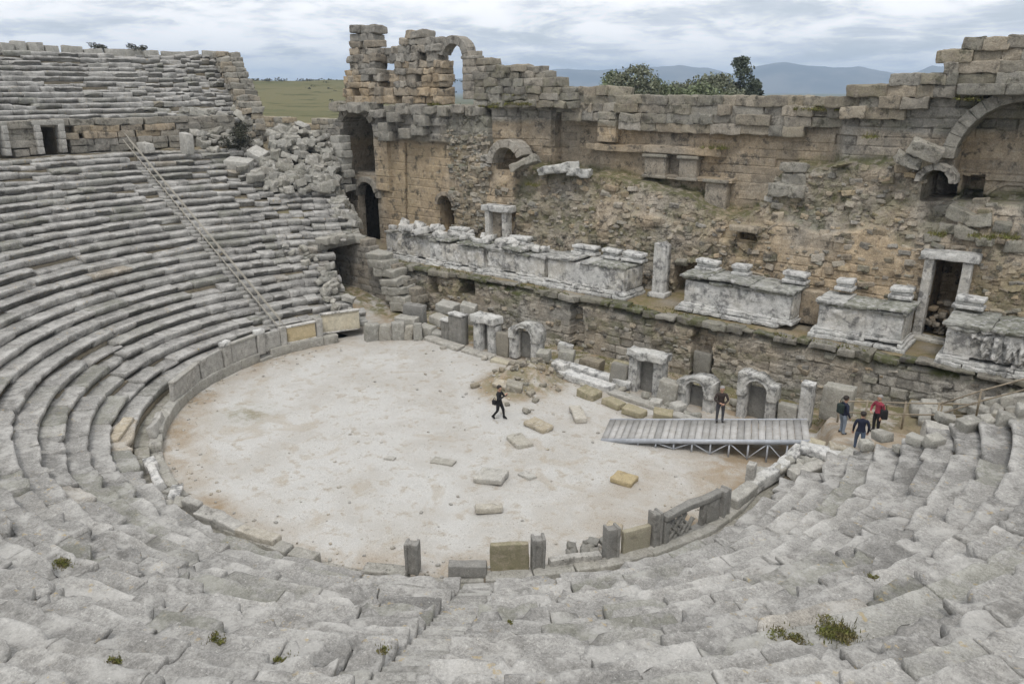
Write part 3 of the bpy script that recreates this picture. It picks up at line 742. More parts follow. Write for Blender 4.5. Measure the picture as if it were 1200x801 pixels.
# projecting carved bracket and heavy grey course across the wing wall
acc = Acc()
for x in np.arange(-29.5, -14.5, 1.35):
    L = random.uniform(1.1, 1.5); up = .35*random.random()*(x > -20)
    stone(acc, (x, 18.15+random.gauss(0, .18)-.2*(x < -17), 13.95+random.gauss(0, .09)), (L*random.uniform(.8, 1.1), 1.5, random.uniform(.5, .85)), random.gauss(0, .06), (0, random.gauss(0, .05)), n=(8, 5, 6), amp=.11, tint=(random.uniform(.4, .65), .1*random.random(), .2*random.random()))
for x, z in ((-23.3, 12.6), (-23.3, 11.9), (-21.0, 12.2), (-19.6, 12.5), (-19.3, 13.2), (-22.2, 13.3)):
    stone(acc, (x, 17.5, z), (1.3, 1.1, .75), random.gauss(0, .03), n=(6, 4, 4), amp=.07, tint=(random.uniform(.35, .55), 0, .1))
part(acc, 'grey_course', WALLM, wing)

acc = Acc()
for k in range(8):
    z = 7.6+.55*k
    for x_ in ((-29.6, -28.5) if k < 6 else (-28.7,)):
        stone(acc, (x_+random.gauss(0, .1), 17.0+random.gauss(0, .1), z), (1.15, 1.1, .58), random.gauss(0, .06), (0, random.gauss(0, .03)), n=(6, 5, 5), amp=.07, tint=(random.uniform(.4, .7), .05, .1))
part(acc, 'jamb_stack', RUBBLE, wing)
# --- ruined tower top
tower = thing('ruined_tower', 'jagged masonry tower stump with a freestanding arch against the sky', 'tower', (-20, 18.6, 14.3))
tp = [(-29.4, 14.6), (-29., 17.0), (-28.5, 17.0), (-28.2, 19.6), (-27.3, 20.05), (-25.4, 20.05), (-25.1, 18.7), (-24.4, 18.9), (-23.4, 18.75), (-22.2, 18.8), (-22., 19.9), (-20.2, 19.9), (-19.9, 19.1), (-18., 19.0)]
def tower_top(x): return float(np.interp(x, [p[0] for p in tp], [p[1] for p in tp]))
acc = Acc(); z = 14.35; row = 0
while z < 20.0:
    hgt = random.uniform(.42, .62); x = -29.3+random.random()*.4
    while x < -17.95:
        L = random.uniform(.6, 1.25); xm = x+L/2
        if x+L > -17.85: L = -17.85-x; xm = x+L/2
        if L > .2 and z+hgt*.6 < tower_top(xm):
            gapn = vn(np.array([[xm*.8, 0, z*.6]]), 12)[0]
            nich = abs(xm+24.1) < .75 and z > 15.3     # tall slot between the two stumps, set back
            if nich and z > 18.3: x += L; continue
            dy = 1.0 if nich else .12*gapn
            warm = float(np.clip(.75-.2*(z-15)+.5*gapn+.25*random.gauss(0, 1), 0, 1))
            if random.random() > .03:
                stone(acc, (xm, 18.75+dy+random.gauss(0, .07), z+hgt/2), (L*1.03, 1.3, hgt*1.04), random.gauss(0, .02), (0, random.gauss(0, .02)), amp=.075, r=.07, fr=2.2, n=(7, 5, 6), tint=(random.uniform(.25, .75), warm*1., 0))
        x += L
    z += hgt
part(acc, 'tower_masonry', WALLM, tower)
acc = Acc()
# pier and arch: opening from x=-17.85 to -15.95
z = 14.7
while z < 17.5:
    hgt = random.uniform(.45, .65); stone(acc, (-15.4, 18.65, z+hgt/2), (1.12, 1.0, hgt), random.gauss(0, .02), n=(5, 4, 4), amp=.03, tint=(random.uniform(.45, .6), .15, 0)); z += hgt
stone(acc, (-15.4, 18.65, 17.55), (1.3, 1.1, .22), amp=.02, tint=(.55, 0, 0))
part(acc, 'pier', WALLM, tower)
acc = Acc(); voussoirs(acc, -16.9, 17.55, .97, 1.52, 18.15, 19.15, 13, 0, 168, tint=(.5, .02, 0)); part(acc, 'arch', WALLM, tower)
# stepped ruin right of the arch
acc = Acc()
st_ = [(-14.9, 17.4), (-13.5, 17.4), (-13.4, 16.95), (-10.2, 17.0), (-9.9, 16.5), (-8.9, 16.4), (-8.7, 15.6), (-7.4, 15.5)]
def st_top(x): return float(np.interp(x, [p[0] for p in st_], [p[1] for p in st_]))
z = 14.2
while z < 17.4:
    hgt = random.uniform(.42, .56); x = -14.9
    while x < -7.5:
        L = random.uniform(.8, 1.5); xm = x+L/2
        if z+hgt*.55 < st_top(xm): stone(acc, (xm, 18.75+.16*(x+14.8)+random.gauss(0, .08)+.08*(z-14), z+hgt/2), (L*1.04, 1.3, hgt*1.05), random.gauss(0, .03), (0, random.gauss(0, .02)), amp=.08, r=.05, n=(8, 5, 5), tint=(random.uniform(.3, .65), .3*random.random(), .35*random.random()))
        x += L
    z += hgt
part(acc, 'stepped_masonry', WALLM, tower)

acc = Acc(); x = -17.5
while x < 27:
    L = random.uniform(.5, 1.7); sk = vn(np.array([[x*.45, 1.7, 0]]), 74)[0]
    if True:
        hh = random.uniform(.22, .42) if sk > -.45 else .14
        stone(acc, (x+L/2, 13.55+random.gauss(0, .07), 3.13-hh/2+random.gauss(0, .03)), (L*.98, random.uniform(.6, .95), hh), random.gauss(0, .04), (random.gauss(0, .03), random.gauss(0, .03)), n=(max(5, int(L/.16)), 5, 4), amp=.06, r=.04, fr=2.4, tint=(random.uniform(.25, .7), .15*random.random(), random.choice([.1, .3, .8])))
    x += L
part(acc, 'edge_course', WALLM, retw)

# --- main stage wall
LOWT = ([-14, -10, -5, -1, 2, 3.6, 5.5, 6.6, 7.2, 8, 11.5, 14, 15.2, 16.2, 20, 27], [11.6, 10.1, 9.9, 9.6, 9.2, 8.4, 8.2, 8.8, 10.4, 11.2, 11.5, 12.0, 11.2, 10.2, 10.2, 10.4])
def main_fn(X, Z):
    n = fbm(P3(X*.3, Z*.3, 0*X), 3, 90); n2 = fbm(P3(X*.9, Z*.9, 0*X), 3, 91)
    lowt = np.interp(X, *LOWT)+.35*n2
    low = sst(lowt+.15, lowt-.1, Z)              # 1 in the lower rubble storey
    r, i = rubble_rel(X, Z, .24, 51); r2, i2 = rubble_rel(X+3, Z, .5, 52)
    q = sst(-.1, .25, fbm(P3(X*.4, Z*.4, 0*X), 2, 95)); r = r*(1-q)+r2*q; i = i*(1-q)+i2*q
    a, e, v = ashlar(X, Z, .5, 1.05, 61)
    # some ashlar facing survives low down
    fac = sst(.08, .18, fbm(P3(X*.22, Z*.3, 0*X), 2, 97)+.4*((X > 11.9) & (X < 15.6) & (Z > 4.5) & (Z < 7.6)))
    rl = r*(1-fac)+fac*((a-.5)*.05+.05*sst(0, .04, e)+.16)
    slope = .10*(Z-3.2)+.55*sst(6., 9.5, Z)*(1-fac)+.9*sst(7.7, 10.1, Z)*sst(15, 15.8, X)
    Yl = 17.55+slope-rl*1.05+.22*n2-.25*n
    ylg = sst(-14, -10, X)
    yup = 18.4+1.9*ylg-1.0*sst(9.8, 10.8, X)
    ra = (a-.5)*.05+.035*sst(0, .04, e)-.12*(v > .97)
    rough = sst(13.0, 13.5, Z+.5*n)*sst(10.2, 9.6, X)+sst(9.8, 10.6, X)*sst(13.2, 13.8, Z+.6*n)
    Yu = yup-ra*(1-rough)-rough*((a-.5)*.4+.1*sst(0, .06, e))+.05*n2
    # big niche bays in the upper wall (arched recess near the tower, flat piers between)
    Yu = Yu+.7*arch_in(X, Z, -7.3, 1.9, 9.9, 13.0)*(X < 0)
    Yu = Yu-.55*((np.abs(X+4.6) < .75) & (Z < 14.5) & (Z > 12.0))
    Yu = Yu-.3*((X > -11.5) & (X < -9.3))*(Z > 10)
    # ledges: slab shelves that stick out
    Yu = Yu-.75*((X > -6.5) & (X < 3.6) & (Z > 11.45) & (Z < 11.95+.1*n2))-.55*((X > -1.9) & (X < 4.4) & (Z < 10.2+.05*n2) & (Z > 9.9))
    Y = Yl*low+Yu*(1-low)
    # openings
    op = np.zeros(X.shape)
    op = np.maximum(op, 3.2*((np.abs(X-16.95) < .7) & (Z < 7.35)))           # framed doorway at right
    op = np.maximum(op, 1.6*((np.abs(X-3.05) < .95) & (Z < 5.2+.3*n2)))       # broken doorway by the fluted pillar
    op = np.maximum(op, .9*((np.abs(X+11.5) < .62) & (Z < 7.2)))              # blocked door at left
    op = np.maximum(op, 3.6*arch_in(X, Z, -11.6, 1.15, 9.9, 10.35))          # low arch under the tower
    op = np.maximum(op, 3.4*arch_in(X, Z, 15.6, .62, 9.9, 10.95))            # small arch at right
    op = np.maximum(op, 2.6*((X > 16.4) & (X < 17.4) & (Z > 9.9) & (Z < 11.3+.2*n2)))
    big = arch_in(X, Z, 18.9, 2.75, 10.1, 12.1)
    op = np.maximum(op, 1.35*big)
    op = np.maximum(op, 1.2*((np.abs(X-6.3) < .6) & (Z > 6.9) & (Z < 7.6)))   # small dark slot
    Y = Y+op-.18*(arch_in(X, Z, 18.9, 2.75, 11.0, 12.1) & (Z < 11.35))-.1*(arch_in(X, Z, 18.7, 1.4, 9.4, 9.6) & ~arch_in(X, Z, 18.7, 1.2, 9.4, 9.6))
    warm_u = np.clip(.72+.6*n-.75*rough-.45*sst(9.5, 11, X)*(1-big)+.1*(a-.5), 0, 1)
    warm_l = np.clip(.6+.75*n-.12*i+.45*fac-.25*sst(7, 9, X)*sst(6, 8, Z), 0, 1)
    warm = warm_l*low+warm_u*(1-low)
    val = np.where(low > .5, .32+.5*(i*(1-fac)+fac*(.4+.5*a)), .38+.35*a)+.06*n
    moss = np.clip(low*(.3+.9*n2)*(1-fac)+(1-low)*rough*(.2+.7*n2)+.9*sst(.5, .05, np.abs(Z-lowt-.1)), 0, 1)*.8
    return Y, np.stack([np.clip(val, 0, 1), warm, moss], -1)
TOPM = ([-13.5, -8.6, -8.5, -4.8, -4.7, -3.4, 8.2, 8.3, 10.4, 10.5, 12.8, 12.9, 14.5, 14.6, 15.6, 15.7, 28], [15.2, 15.2, 15.0, 15.0, 14.6, 14.2, 14.2, 14.8, 14.8, 15.3, 15.3, 15.8, 15.8, 16.3, 16.3, 16.7, 16.7])
stage = thing('stage_wall', 'long ruined stage wall of brown rubble below and ashlar blocks above', 'wall', (6, 18, 3.2))
acc = Acc(); wall_sheet(acc, -13.5, 27, 2.9, 16.9, .07, main_fn, 24.5, lambda X, Z: Z < np.interp(X, *TOPM)-.35)
set_stones(acc, 1050, -13.2, 26.5, 3.4, lambda x: np.interp(x, *LOWT)-.1, main_fn, .14, .5, .42)
part(acc, 'masonry', WALLM, stage, False)
# loose top courses that make the stepped skyline
acc = Acc()
def sky_top(x): return float(np.interp(x, [-8.6, -4.8, -4.75, -3.5, -3.4, 2.7, 2.8, 8.3, 8.35, 10.5, 10.55, 12.85, 12.9, 14.6, 14.65, 15.65, 15.7, 28], [15.5, 15.3, 15.3, 15.3, 14.75, 14.75, 14.95, 14.95, 15.45, 15.5, 16., 16.05, 16.6, 16.6, 17.1, 17.1, 17.65, 17.65]))
for j_ in range(9):
    x = -8.8+.5*(j_ % 2)+.3*random.random(); z = 12.85+.54*j_; hh = .54
    while x < 27:
        L = random.uniform(.8, 2.0); xm = x+L/2
        if x < 15.65 < x+L: L = max(.5, 15.65-x); xm = x+L/2
        tz = min(sky_top(x+.15), sky_top(x+L-.15)); free = tz-(z+hh)
        if free > -.3 and free < 1.9 and not (free < .25 and random.random() < .12):
            dz_ = min(0, free)*.0
            yb = 20.35-1.0*float(sst(9.8, 10.8, np.array(xm)))
            stone(acc, (xm, yb-.05+random.gauss(0, .11), z+hh/2+dz_), (L*1.05, 1.2, hh*1.08), random.gauss(0, .025), (random.gauss(0, .02), random.gauss(0, .012)), n=(10, 5, 6), r=.04, amp=.065, fr=2.4, tint=(random.uniform(.3, .75), .5*random.random(), .3*random.random()))
        x += L
part(acc, 'top_courses', WALLM, stage)
acc = Acc(); voussoirs(acc, 18.9, 12.1, 2.75, 3.35, 18.6, 20.2, 13, 40, 180, tint=(.5, .08, .1)); part(acc, 'niche_arch', WALLM, stage)
acc = Acc(); voussoirs(acc, 15.6, 10.95, .62, .92, 17.9, 19.2, 7, tint=(.6, .0, 0)); part(acc, 'small_arch', WALLM, stage)
acc = Acc(); voussoirs(acc, -11.6, 10.35, 1.15, 1.7, 17.6, 18.9, 9, 25, 180, tint=(.75, .15, 0)); part(acc, 'low_arch', WALLM, stage)
acc = Acc()
for x in (16.9, 18.9, 20.9, 22.9): stone(acc, (x, 18.6, 15.35), (1.98, 1.4, .5), 0, n=(10, 4, 4), amp=.03, tint=(.4, 0, .15))
part(acc, 'cornice', WALLM, stage)
acc = Acc()
for x, w, z0, z1 in ((-.85, 1.5, 9.95, 11.3), (1.45, 1.2, 9.95, 11.3), (3.4, 1.4, 8.2, 10.0)):
    stone(acc, (x, 20.1, (z0+z1)/2), (w, 1.0, z1-z0), n=(6, 4, 5), amp=.02, tint=(.55, .35, 0)); stone(acc, (x, 20.0, z1+.05), (w+.2, 1.2, .2), n=(6, 4, 3), amp=.02, tint=(.55, .1, .2)); stone(acc, (x, 20.05, z0+.1), (w+.15, 1.1, .2), n=(6, 4, 3), amp=.02, tint=(.55, .2, .1))
part(acc, 'pedestal', WALLM, stage)
acc = Acc(); stone(acc, (6.4, 17.3, 7.75), (1.7, .8, .35), .05, n=(8, 4, 4), amp=.04, tint=(.7, .5, .1)); part(acc, 'lintel', WALLM, stage)
# slab shelf fallen against the low arch, blocks lying on the ledges
def ledge_blocks():
    L = [((-9.9, 17.7, 10.5), (2.1, 1.1, .55), .15, (0, -.42), 'big grey slab tilted against the low arch under the tower', WALLM),
         ((-7.5, 18.3, 10.25), (2.6, 1.6, .6), -.1, (.05, -.16), 'white broken cornice slab on the ledge right of the low arch', MARBLE),
         ((-5.7, 18.4, 10.1), (1.5, 1.2, .5), .2, (0, .08), 'white broken block at the end of the cornice slab on the ledge', MARBLE),
         ((8.3, 18.95, 11.2), (1.4, 1.0, .5), .05, (0, .02), 'grey slab on top of the stepped pillar in mid wall', WALLM),
         ((8.4, 18.95, 10.62), (1.3, 1.0, .7), 0, (0, 0), 'upright grey block below the slab of the stepped pillar in mid wall', WALLM),
         ((8.1, 18.8, 9.95), (2.0, 1.1, .65), .08, (0, .05), 'wide grey block at the foot of the stepped pillar in mid wall', WALLM),
         ((15.0, 18.0, 12.5), (1.5, 1.1, .7), .1, (.1, .35), 'grey block sliding down the shoulder of the big arched niche', WALLM),
         ((14.2, 18.1, 12.05), (1.2, 1.0, .6), .3, (.05, .25), 'grey block lying lower on the shoulder of the big arched niche', WALLM)]
    for c, s, rz, tl, lb, m in L: stone_thing('fallen_block', lb, 'stone block', c, s, m, rz, tl, n=(10, 8, 6), amp=.1, fr=2.2, r=.05, tint=(random.uniform(.6, .85), .05, .15))
    spots = [(16.0, 17.4, 9.55, .9), (16.9, 17.3, 9.35, 1.2), (17.8, 17.3, 9.15, 1.1), (16.5, 17.2, 8.75, .9), (17.4, 17.0, 8.6, 1.0), (18.7, 17.2, 9.05, .8), (19.8, 17.2, 8.95, 1.2), (18.3, 17.0, 8.35, .8), (20.6, 17.1, 8.6, 1.0), (16.0, 17.1, 8.2, .8), (19.4, 17.0, 8.1, .9)]
    for x, y, z, s in spots:
        yw = float(main_fn(np.array([[x]]), np.array([[z]]))[0][0, 0])
        stone_thing('niche_block', 'grey tumbled block in the pile on the sill of the big arched niche', 'stone block', (x, yw-.05, z), (s, s*.7, s*.55), WALLM, random.uniform(-.4, .4), (random.uniform(-.2, .2), random.uniform(-.3, .3)), 'blocks piled below the big arched niche', n=(7, 6, 5), amp=.1, fr=2.2, tint=(random.uniform(.5, .85), .05, .25))
ledge_blocks()
# --- low ruined wall behind the left end
acc = Acc(); z = 7.5
while z < 12.1:
    x = -66
    while x < -36:
        L = random.uniform(1., 2.2)
        if not (z > 11.3 and vn(np.array([[x*.3, 0, 0]]), 3)[0] > .1): stone(acc, (x+L/2, 32+random.gauss(0, .08), z+.3), (L, 1.2, .6), amp=.06, n=(4, 3, 3), tint=(random.uniform(.45, .75), random.choice([0, .1, .3, .7]), .1))
        x += L
    z += .6
tag(acc.build('ruined_wall', WALLM), 'pale ruined wall standing behind the rubble below the green hill', 'wall')

# ------------------------------------------------------------------ podium of carved blocks along the terrace
def relief(acc, x0, x1, y, z0, z1, amp, seed, tint, back):
    def fn(X, Z):
        kf = 2.2 if amp > .3 else 1.; n = fbm(P3(X*2.6*kf, Z*1.4*kf, 0*X), 3, seed); n2 = fbm(P3(X*6*kf, Z*4*kf, 0*X), 3, seed+5)
        fig = np.clip(np.sin(X*(6.0 if amp < .3 else 13.)+1.8*n)*.5+.5, 0, 1)**1.2*sst(z0+.02, z0+.2, Z)*sst(z1-.02, z1-.25, Z)
        Y = y-1.5*amp*(fig*.8+.8*n+.4*n2)*sst(-.25, .2, fbm(P3(X*.6, Z*.8, 0*X), 2, seed+9))+.02
        return Y, np.stack([tint[0]+.2*n, np.clip(tint[1]+.4*fbm(P3(X*.7, Z*.7, 0*X), 2, seed+11), 0, 1), 0*X+tint[2]], -1)
    wall_sheet(acc, x0, x1, z0, z1, .055, fn, back)
def podium(x0, x1, yf, yb, z0, h, label, amp=.08, warm=.05, broken=.25, side=True, mat=None):
    mat = mat or MARBLE
    t = thing('carved_podium', label, 'podium', ((x0+x1)/2, yf, z0), 0, 'white carved podium blocks along the terrace')
    a = Acc(); relief(a, x0, x1, yf, z0+.5, z0+h-.38, amp, int(x0*10) % 97, (.55, warm, 0), yb); part(a, 'relief_panel', mat, t, False)
    a = Acc(); b = Acc(); c = Acc()
    for (acc_, zz, hh, pr, gapp) in ((a, 0, .2, .34, .02), (a, .2, .17, .24, .04), (a, .37, .13, .13, .1), (b, h-.38, .15, .1, broken*.5), (b, h-.24, .15, .2, broken*1.0), (b, h-.10, .13, .28, min(.85, broken*2.2))):
        x = x0-pr
        while x < x1+pr-.05:
            L = min(random.uniform(.7, 1.8), x1+pr-x)
            if random.random() > gapp: stone(acc_, (x+L/2, (yf-pr+yb)/2+random.gauss(0, .02), z0+zz+hh/2), (L-.015, yb-yf+pr, hh), random.gauss(0, .006), (0, random.gauss(0, .012)), n=(max(4, int(L/.1)), 7, 3), r=.02, amp=.035+.04*broken, fr=4., tint=(random.uniform(.0, .45) if acc_ is b else random.uniform(.45, .8), warm*random.random(), (.1+.5*random.random()) if acc_ is b else .05))
            x += L
    part(a, 'base_moulding', mat, t); part(b, 'top_moulding', mat, t)
    a = Acc(); 
    for s in ([x1] if side else []):
        stone(a, (s+.01, (yf+yb)/2+.1, z0+.5+(h-.9)/2), (.12, yb-yf-.25, h-.9), n=(3, 8, 6), amp=.03, tint=(.5, .35, 0))
    if side: part(a, 'side_panel', MARBLE, t)
    return t
POD = [(-21.4, -16.5, 15.0, 17.0, 2.9, 2.3, 'broken white podium block below the arched niche at the far left of the terrace', .06, .25, .5),
       (-16.2, -10.95, 14.5, 16.6, 3.0, 2.2, 'badly chipped white podium block just left of the small blocked doorway', .08, .12, .6),
       (-10.6, -5.75, 14.5, 16.6, 3.15, 2.1, 'white podium block with an upright broken slab just right of the small blocked doorway', .08, .1, .4),
       (-5.4, .3, 14.4, 16.6, 3.15, 2.2, 'long white podium block left of the fluted marble pillar', .07, .08, .45),
       (4.3, 10.4, 14.45, 16.6, 3.2, 2.15, 'long white podium block with smooth pale panels right of the fluted pillar', .05, .05, .2),
       (11.9, 15.9, 14.35, 16.4, 3.15, 2.1, 'white podium block with worn figure relief left of the tall framed doorway', .09, .05, .12),
       (17.9, 26.5, 13.75, 16.6, 3.15, 2.15, 'dark streaked podium block crowded with carved figures right of the tall framed doorway', .31, .0, .5)]
for i, p in enumerate(POD): podium(p[0], p[1], p[2], p[3], p[4], p[5], p[6], p[7], p[8], p[9])
a = Acc(); relief(a, 10.5, 11.8, 15.7, 3.3, 5.1, .04, 5, (.45, .7, 0), 16.6)
tag(a.build('recessed_masonry', WALLM), 'tan recessed wall panel between two white podium blocks', 'wall panel')
for x, lb, s in ((-14.6, 'grey chipped moulding lying on the broken podium left of the blocked door', 1.5), (-8.9, 'heap of white moulding fragments beside the blocked door frame', 1.6), (-3.6, 'flat white moulded slab lying back against the brown rubble wall', 1.9), (-1.6, 'short white moulded slab close to the fluted pillar', 1.3), (.0, 'wide white slab leaning at the foot of the fluted pillar', 1.5),
                 (4.9, 'white stepped cornice block at the left end of the smooth panelled podium', 1.4), (6.9, 'small white pedestal block in the middle of the smooth panelled podium', 1.0), (10.0, 'white moulded pedestal at the right end of the smooth panelled podium', 1.3), (12.6, 'bright white square block above the left end of the worn figure podium', .9), (15.3, 'grey moulded pedestal beside the left jamb of the tall doorway', 1.1), (18.3, 'dark moulded pedestal beside the right jamb of the tall doorway', 1.3)):
    t = thing('moulded_block', lb, 'carved block', (x, 16.0, 5.3), random.gauss(0, .05))
    zt = 5.25+(.12 if x > 4 else -.05)
    a = Acc(); stone(a, (x, 16.1, zt+.1), (s, .8, .2), 0, n=(8, 5, 3), amp=.03, tint=(.6, 0, 0)); stone(a, (x, 16.1, zt+.3), (s*.82, .65, .2), 0, n=(8, 5, 3), amp=.03, tint=(.6, 0, 0)); part(a, 'plinth', MARBLE, t)
    a = Acc(); stone(a, (x+.03, 16.05, zt+.5), (s*.95, .75, .22), 0, (0, random.gauss(0, .03)), n=(8, 5, 3), amp=.035, tint=(.68, 0, 0)); part(a, 'moulding', MARBLE, t)
for k in range(46):
    x = random.choice([random.uniform(-21, -16.6), random.uniform(-16, -11), random.uniform(-10.4, -6)]); y = random.uniform(14.6, 16.6); s_ = random.uniform(.25, .7)
    stone_thing('marble_fragment', 'broken white marble fragment lying on top of the left podium blocks', 'fragment', (x, y, 5.2+.3*s_), (s_*1.4, s_, s_*.7), MARBLE, random.uniform(0, 3), (random.gauss(0, .25), random.gauss(0, .25)), 'marble fragments on the left podium', n=(5, 4, 4), amp=.08, r=.05, tint=(random.uniform(.4, .8), .1, 0))
# fluted pillar
t = thing('fluted_pillar', 'tall white fluted marble jamb standing alone beside a broken doorway', 'pillar', (1.65, 16.5, 3.2))
a = Acc()
def fl_fn(X, Z):
    f = np.abs(np.sin((X-1.25)/.8*math.pi*3.0)); return 16.2+.09*f+.02*fbm(P3(X*3, Z*2, 0*X), 2, 3), np.stack([.6+.15*fbm(P3(X*2, Z*2, 0*X), 2, 4), 0*X+.05, 0*X], -1)
wall_sheet(a, 1.25, 2.05, 3.2, 6.65, .04, fl_fn, 16.9, lambda X, Z: Z < 6.5+.12*vn(P3(X*4, 0*X, 0*X), 2)); part(a, 'shaft', MARBLE, t)
a = Acc(); stone(a, (1.65, 16.5, 3.3), (1.15, 1., .3), n=(6, 5, 3), tint=(.6, 0, 0)); part(a, 'foot', MARBLE, t)
# framed doorways on the terrace
def doorframe(cx, w, y, z0, z1, label, lintel=.4, ov=.25, mat=MARBLE, jw=.42, threshold=True):
    t = thing('stone_doorway', label, 'doorway', (cx, y, z0))
    for s in (-1, 1):
        a = Acc(); stone(a, (cx+s*(w/2+jw/2), y, (z0+z1)/2), (jw, .7, z1-z0), 0, (0, random.gauss(0, .01)), n=(5, 5, 14), r=.04, amp=.02, tint=(.5, .25, 0)); part(a, 'jamb', mat, t)
    a = Acc(); stone(a, (cx+.05, y-.05, z1+lintel/2), (w+2*jw+2*ov, .9, lintel), 0, (0, -.01), n=(12, 5, 4), r=.05, amp=.04, tint=(.55, .05, .05)); part(a, 'lintel', mat, t)
    if threshold:
        a = Acc(); stone(a, (cx, y-.35, z0+.08), (w+.8, .9, .2), n=(8, 5, 3), tint=(.5, .35, .1)); part(a, 'threshold', mat, t)
    return t
doorframe(16.95, 1.25, 17.35, 3.2, 7.35, 'tall pale stone door frame around a dark opening at the right of the wall')
a = Acc()
for k in range(26): stone(a, (16.95+random.uniform(-.6, .6), 18.0+random.uniform(0, .9), 3.3+1.7*random.random()**1.2), (random.uniform(.25, .6), .5, random.uniform(.18, .35)), random.gauss(0, .3), (random.gauss(0, .1), random.gauss(0, .1)), n=(4, 3, 3), amp=.05, tint=(random.uniform(.3, .7), random.choice([.3, .6, .95]), 0))
tag(a.build('door_infill', WALLM), 'reddish rubble filling the lower half of the tall framed doorway', 'rubble wall')
doorframe(-11.5, 1.15, 16.75, 3.3, 7.2, 'small pale stone door frame around a blocked grey opening left of centre', .45, .3, jw=.38, threshold=False)
a = Acc(); stone(a, (-11.75, 17.0, 5.2), (.9, .35, 3.8), n=(5, 3, 8), amp=.02, tint=(.5, .4, 0)); tag(a.build('blocking_slab', WALLM), 'tan upright slab blocking the small door frame left of centre', 'slab')

# ------------------------------------------------------------------ ruined front of the stage (row of small doors)
def fluted(acc, x0, x1, y0, y1, z0, z1, n, tint):
    def fn(X, Z): return y0+.07*np.abs(np.sin((X-x0)/(x1-x0)*math.pi*n))+.015*fbm(P3(X*4, Z*2, 0*X), 2, 3), np.stack([tint[0]+.2*fbm(P3(X*2, Z*2, 0*X), 2, int(x0*7) % 50), 0*X+tint[1], 0*X], -1)
    wall_sheet(acc, x0, x1, z0, z1, .05, fn, y1, lambda X, Z: Z < z1-.08+.08*vn(P3(X*3, 0*X, 0*X), int(x0*9) % 40))
def arch_door(x0, x1, y, z0, h, label, kind='flat', jw=.45, lh=.5, openings=1, back=True, mat=MARBLE):
    t = thing('stone_niche', label, 'niche', ((x0+x1)/2, y, z0), 0, 'ruined niche frames along the front of the stage')
    for s, xa, xb in ((0, x0, x0+jw), (1, x1-jw, x1)):
        a = Acc(); fluted(a, xa, xb, y-.35, y+.35, z0, z0+h-lh+.08, 2, (.5, .05)); part(a, 'jamb', mat, t)
    a = Acc()
    if kind == 'flat':
        stone(a, ((x0+x1)/2, y, z0+h-lh/2), (x1-x0+.2, .95, lh), 0, (0, random.gauss(0, .02)), n=(14, 8, 6), r=.06, amp=.085, fr=2.2, tint=(.6, .05, .1))
    else:
        hw = (x1-x0)/2-jw; cx = (x0+x1)/2; zs = z0+h-hw-.34
        def fn(X, Z): return y-.42+.05*fbm(P3(X*3, Z*3, 0*X), 2, 8)+.05*(np.abs(np.hypot(X-cx, Z-zs)-hw-.14) < .04), np.stack([.5+.35*fbm(P3(X*2, Z*2, 0*X), 2, 6), .1+0*X, .1+0*X], -1)
        wall_sheet(a, x0-.05, x1+.05, z0+h-lh-.35, z0+h, .045, fn, y+.42, lambda X, Z: (np.hypot(X-cx, Z-zs) > hw) & (Z < z0+h-.6*np.clip(np.abs(X-cx+.35*math.sin(cx*3))-.35, 0, 1)**1.2+.12*vn(P3(X*2.4, 0*X, 0*X), int(cx*5) % 50)) & ((Z > zs-.05) | (np.abs(X-cx) > hw)))
    part(a, 'lintel', mat, t)
    if back:
        a = Acc(); stone(a, ((x0+x1)/2, y+.3, z0+(h-lh)/2), (x1-x0-2*jw+.1, .2, h-lh), n=(6, 3, 8), amp=.02, tint=(.35, 0, 0)); part(a, 'back_slab', SLATE, t)
    return t
arch_door(-6.8, -5.1, 8.9, -.1, 2.4, 'niche frame with a broken white cap right of the dark fluted pier', 'flat', jw=.55, lh=.45)
arch_door(-3.95, -1.85, 8.9, .1, 2.35, 'arched niche frame with a chipped white head beside the earth mound', 'arch', jw=.5, lh=.75)
arch_door(4.2, 6.15, 8.9, -.15, 2.5, 'niche frame with a flat white lintel right of the long white slabs', 'flat', jw=.5, lh=.42)
arch_door(7.2, 9.1, 8.7, -.2, 2.0, 'low niche frame with a round white head beside a leaning boulder', 'arch', jw=.5, lh=.75)
arch_door(10.2, 12.0, 9.1, -.15, 2.55, 'tall arched niche frame with a broken white arch behind the ramp', 'arch', jw=.4, lh=.85)
def slab_thing(name, lb, cat, x0, x1, y, dy, z0, z1, mat, nfl=0, rz=0, tl=(0, 0), tint=(.5, .05, 0), group=None):
    if nfl:
        t = thing(name, lb, cat, ((x0+x1)/2, y, z0)); a = Acc(); fluted(a, x0, x1, y-dy/2, y+dy/2, z0, z1, nfl, tint); part(a, 'shaft', mat, t)
        a = Acc(); stone(a, ((x0+x1)/2, y, z1-.03), (x1-x0+.06, dy+.06, .16), rz, n=(5, 5, 3), amp=.035, tint=(.75, 0, 0)); part(a, 'cap', MARBLE, t); return t
    return stone_thing(name, lb, cat, ((x0+x1)/2, y, (z0+z1)/2), (x1-x0, dy, z1-z0), mat, rz, tl, group, n=(7, 5, 8), amp=.045, r=.05, tint=tint)
slab_thing('fluted_slab', 'low grey fluted slab at the left end of the stage front', 'slab', -9.55, -8.95, 8.8, .5, -.05, 1.5, SLATE, 2)
slab_thing('fluted_slab', 'taller dark fluted pier with a white edge beside the low fluted slab', 'slab', -8.85, -7.7, 8.8, .6, -.05, 2.0, SLATE, 3)
slab_thing('upright_slab', 'brownish broken slab between two niche frames near the earth mound', 'slab', -5.0, -4.1, 8.8, .4, -.05, 1.5, SLATE, 0, tint=(.5, .3, .1))
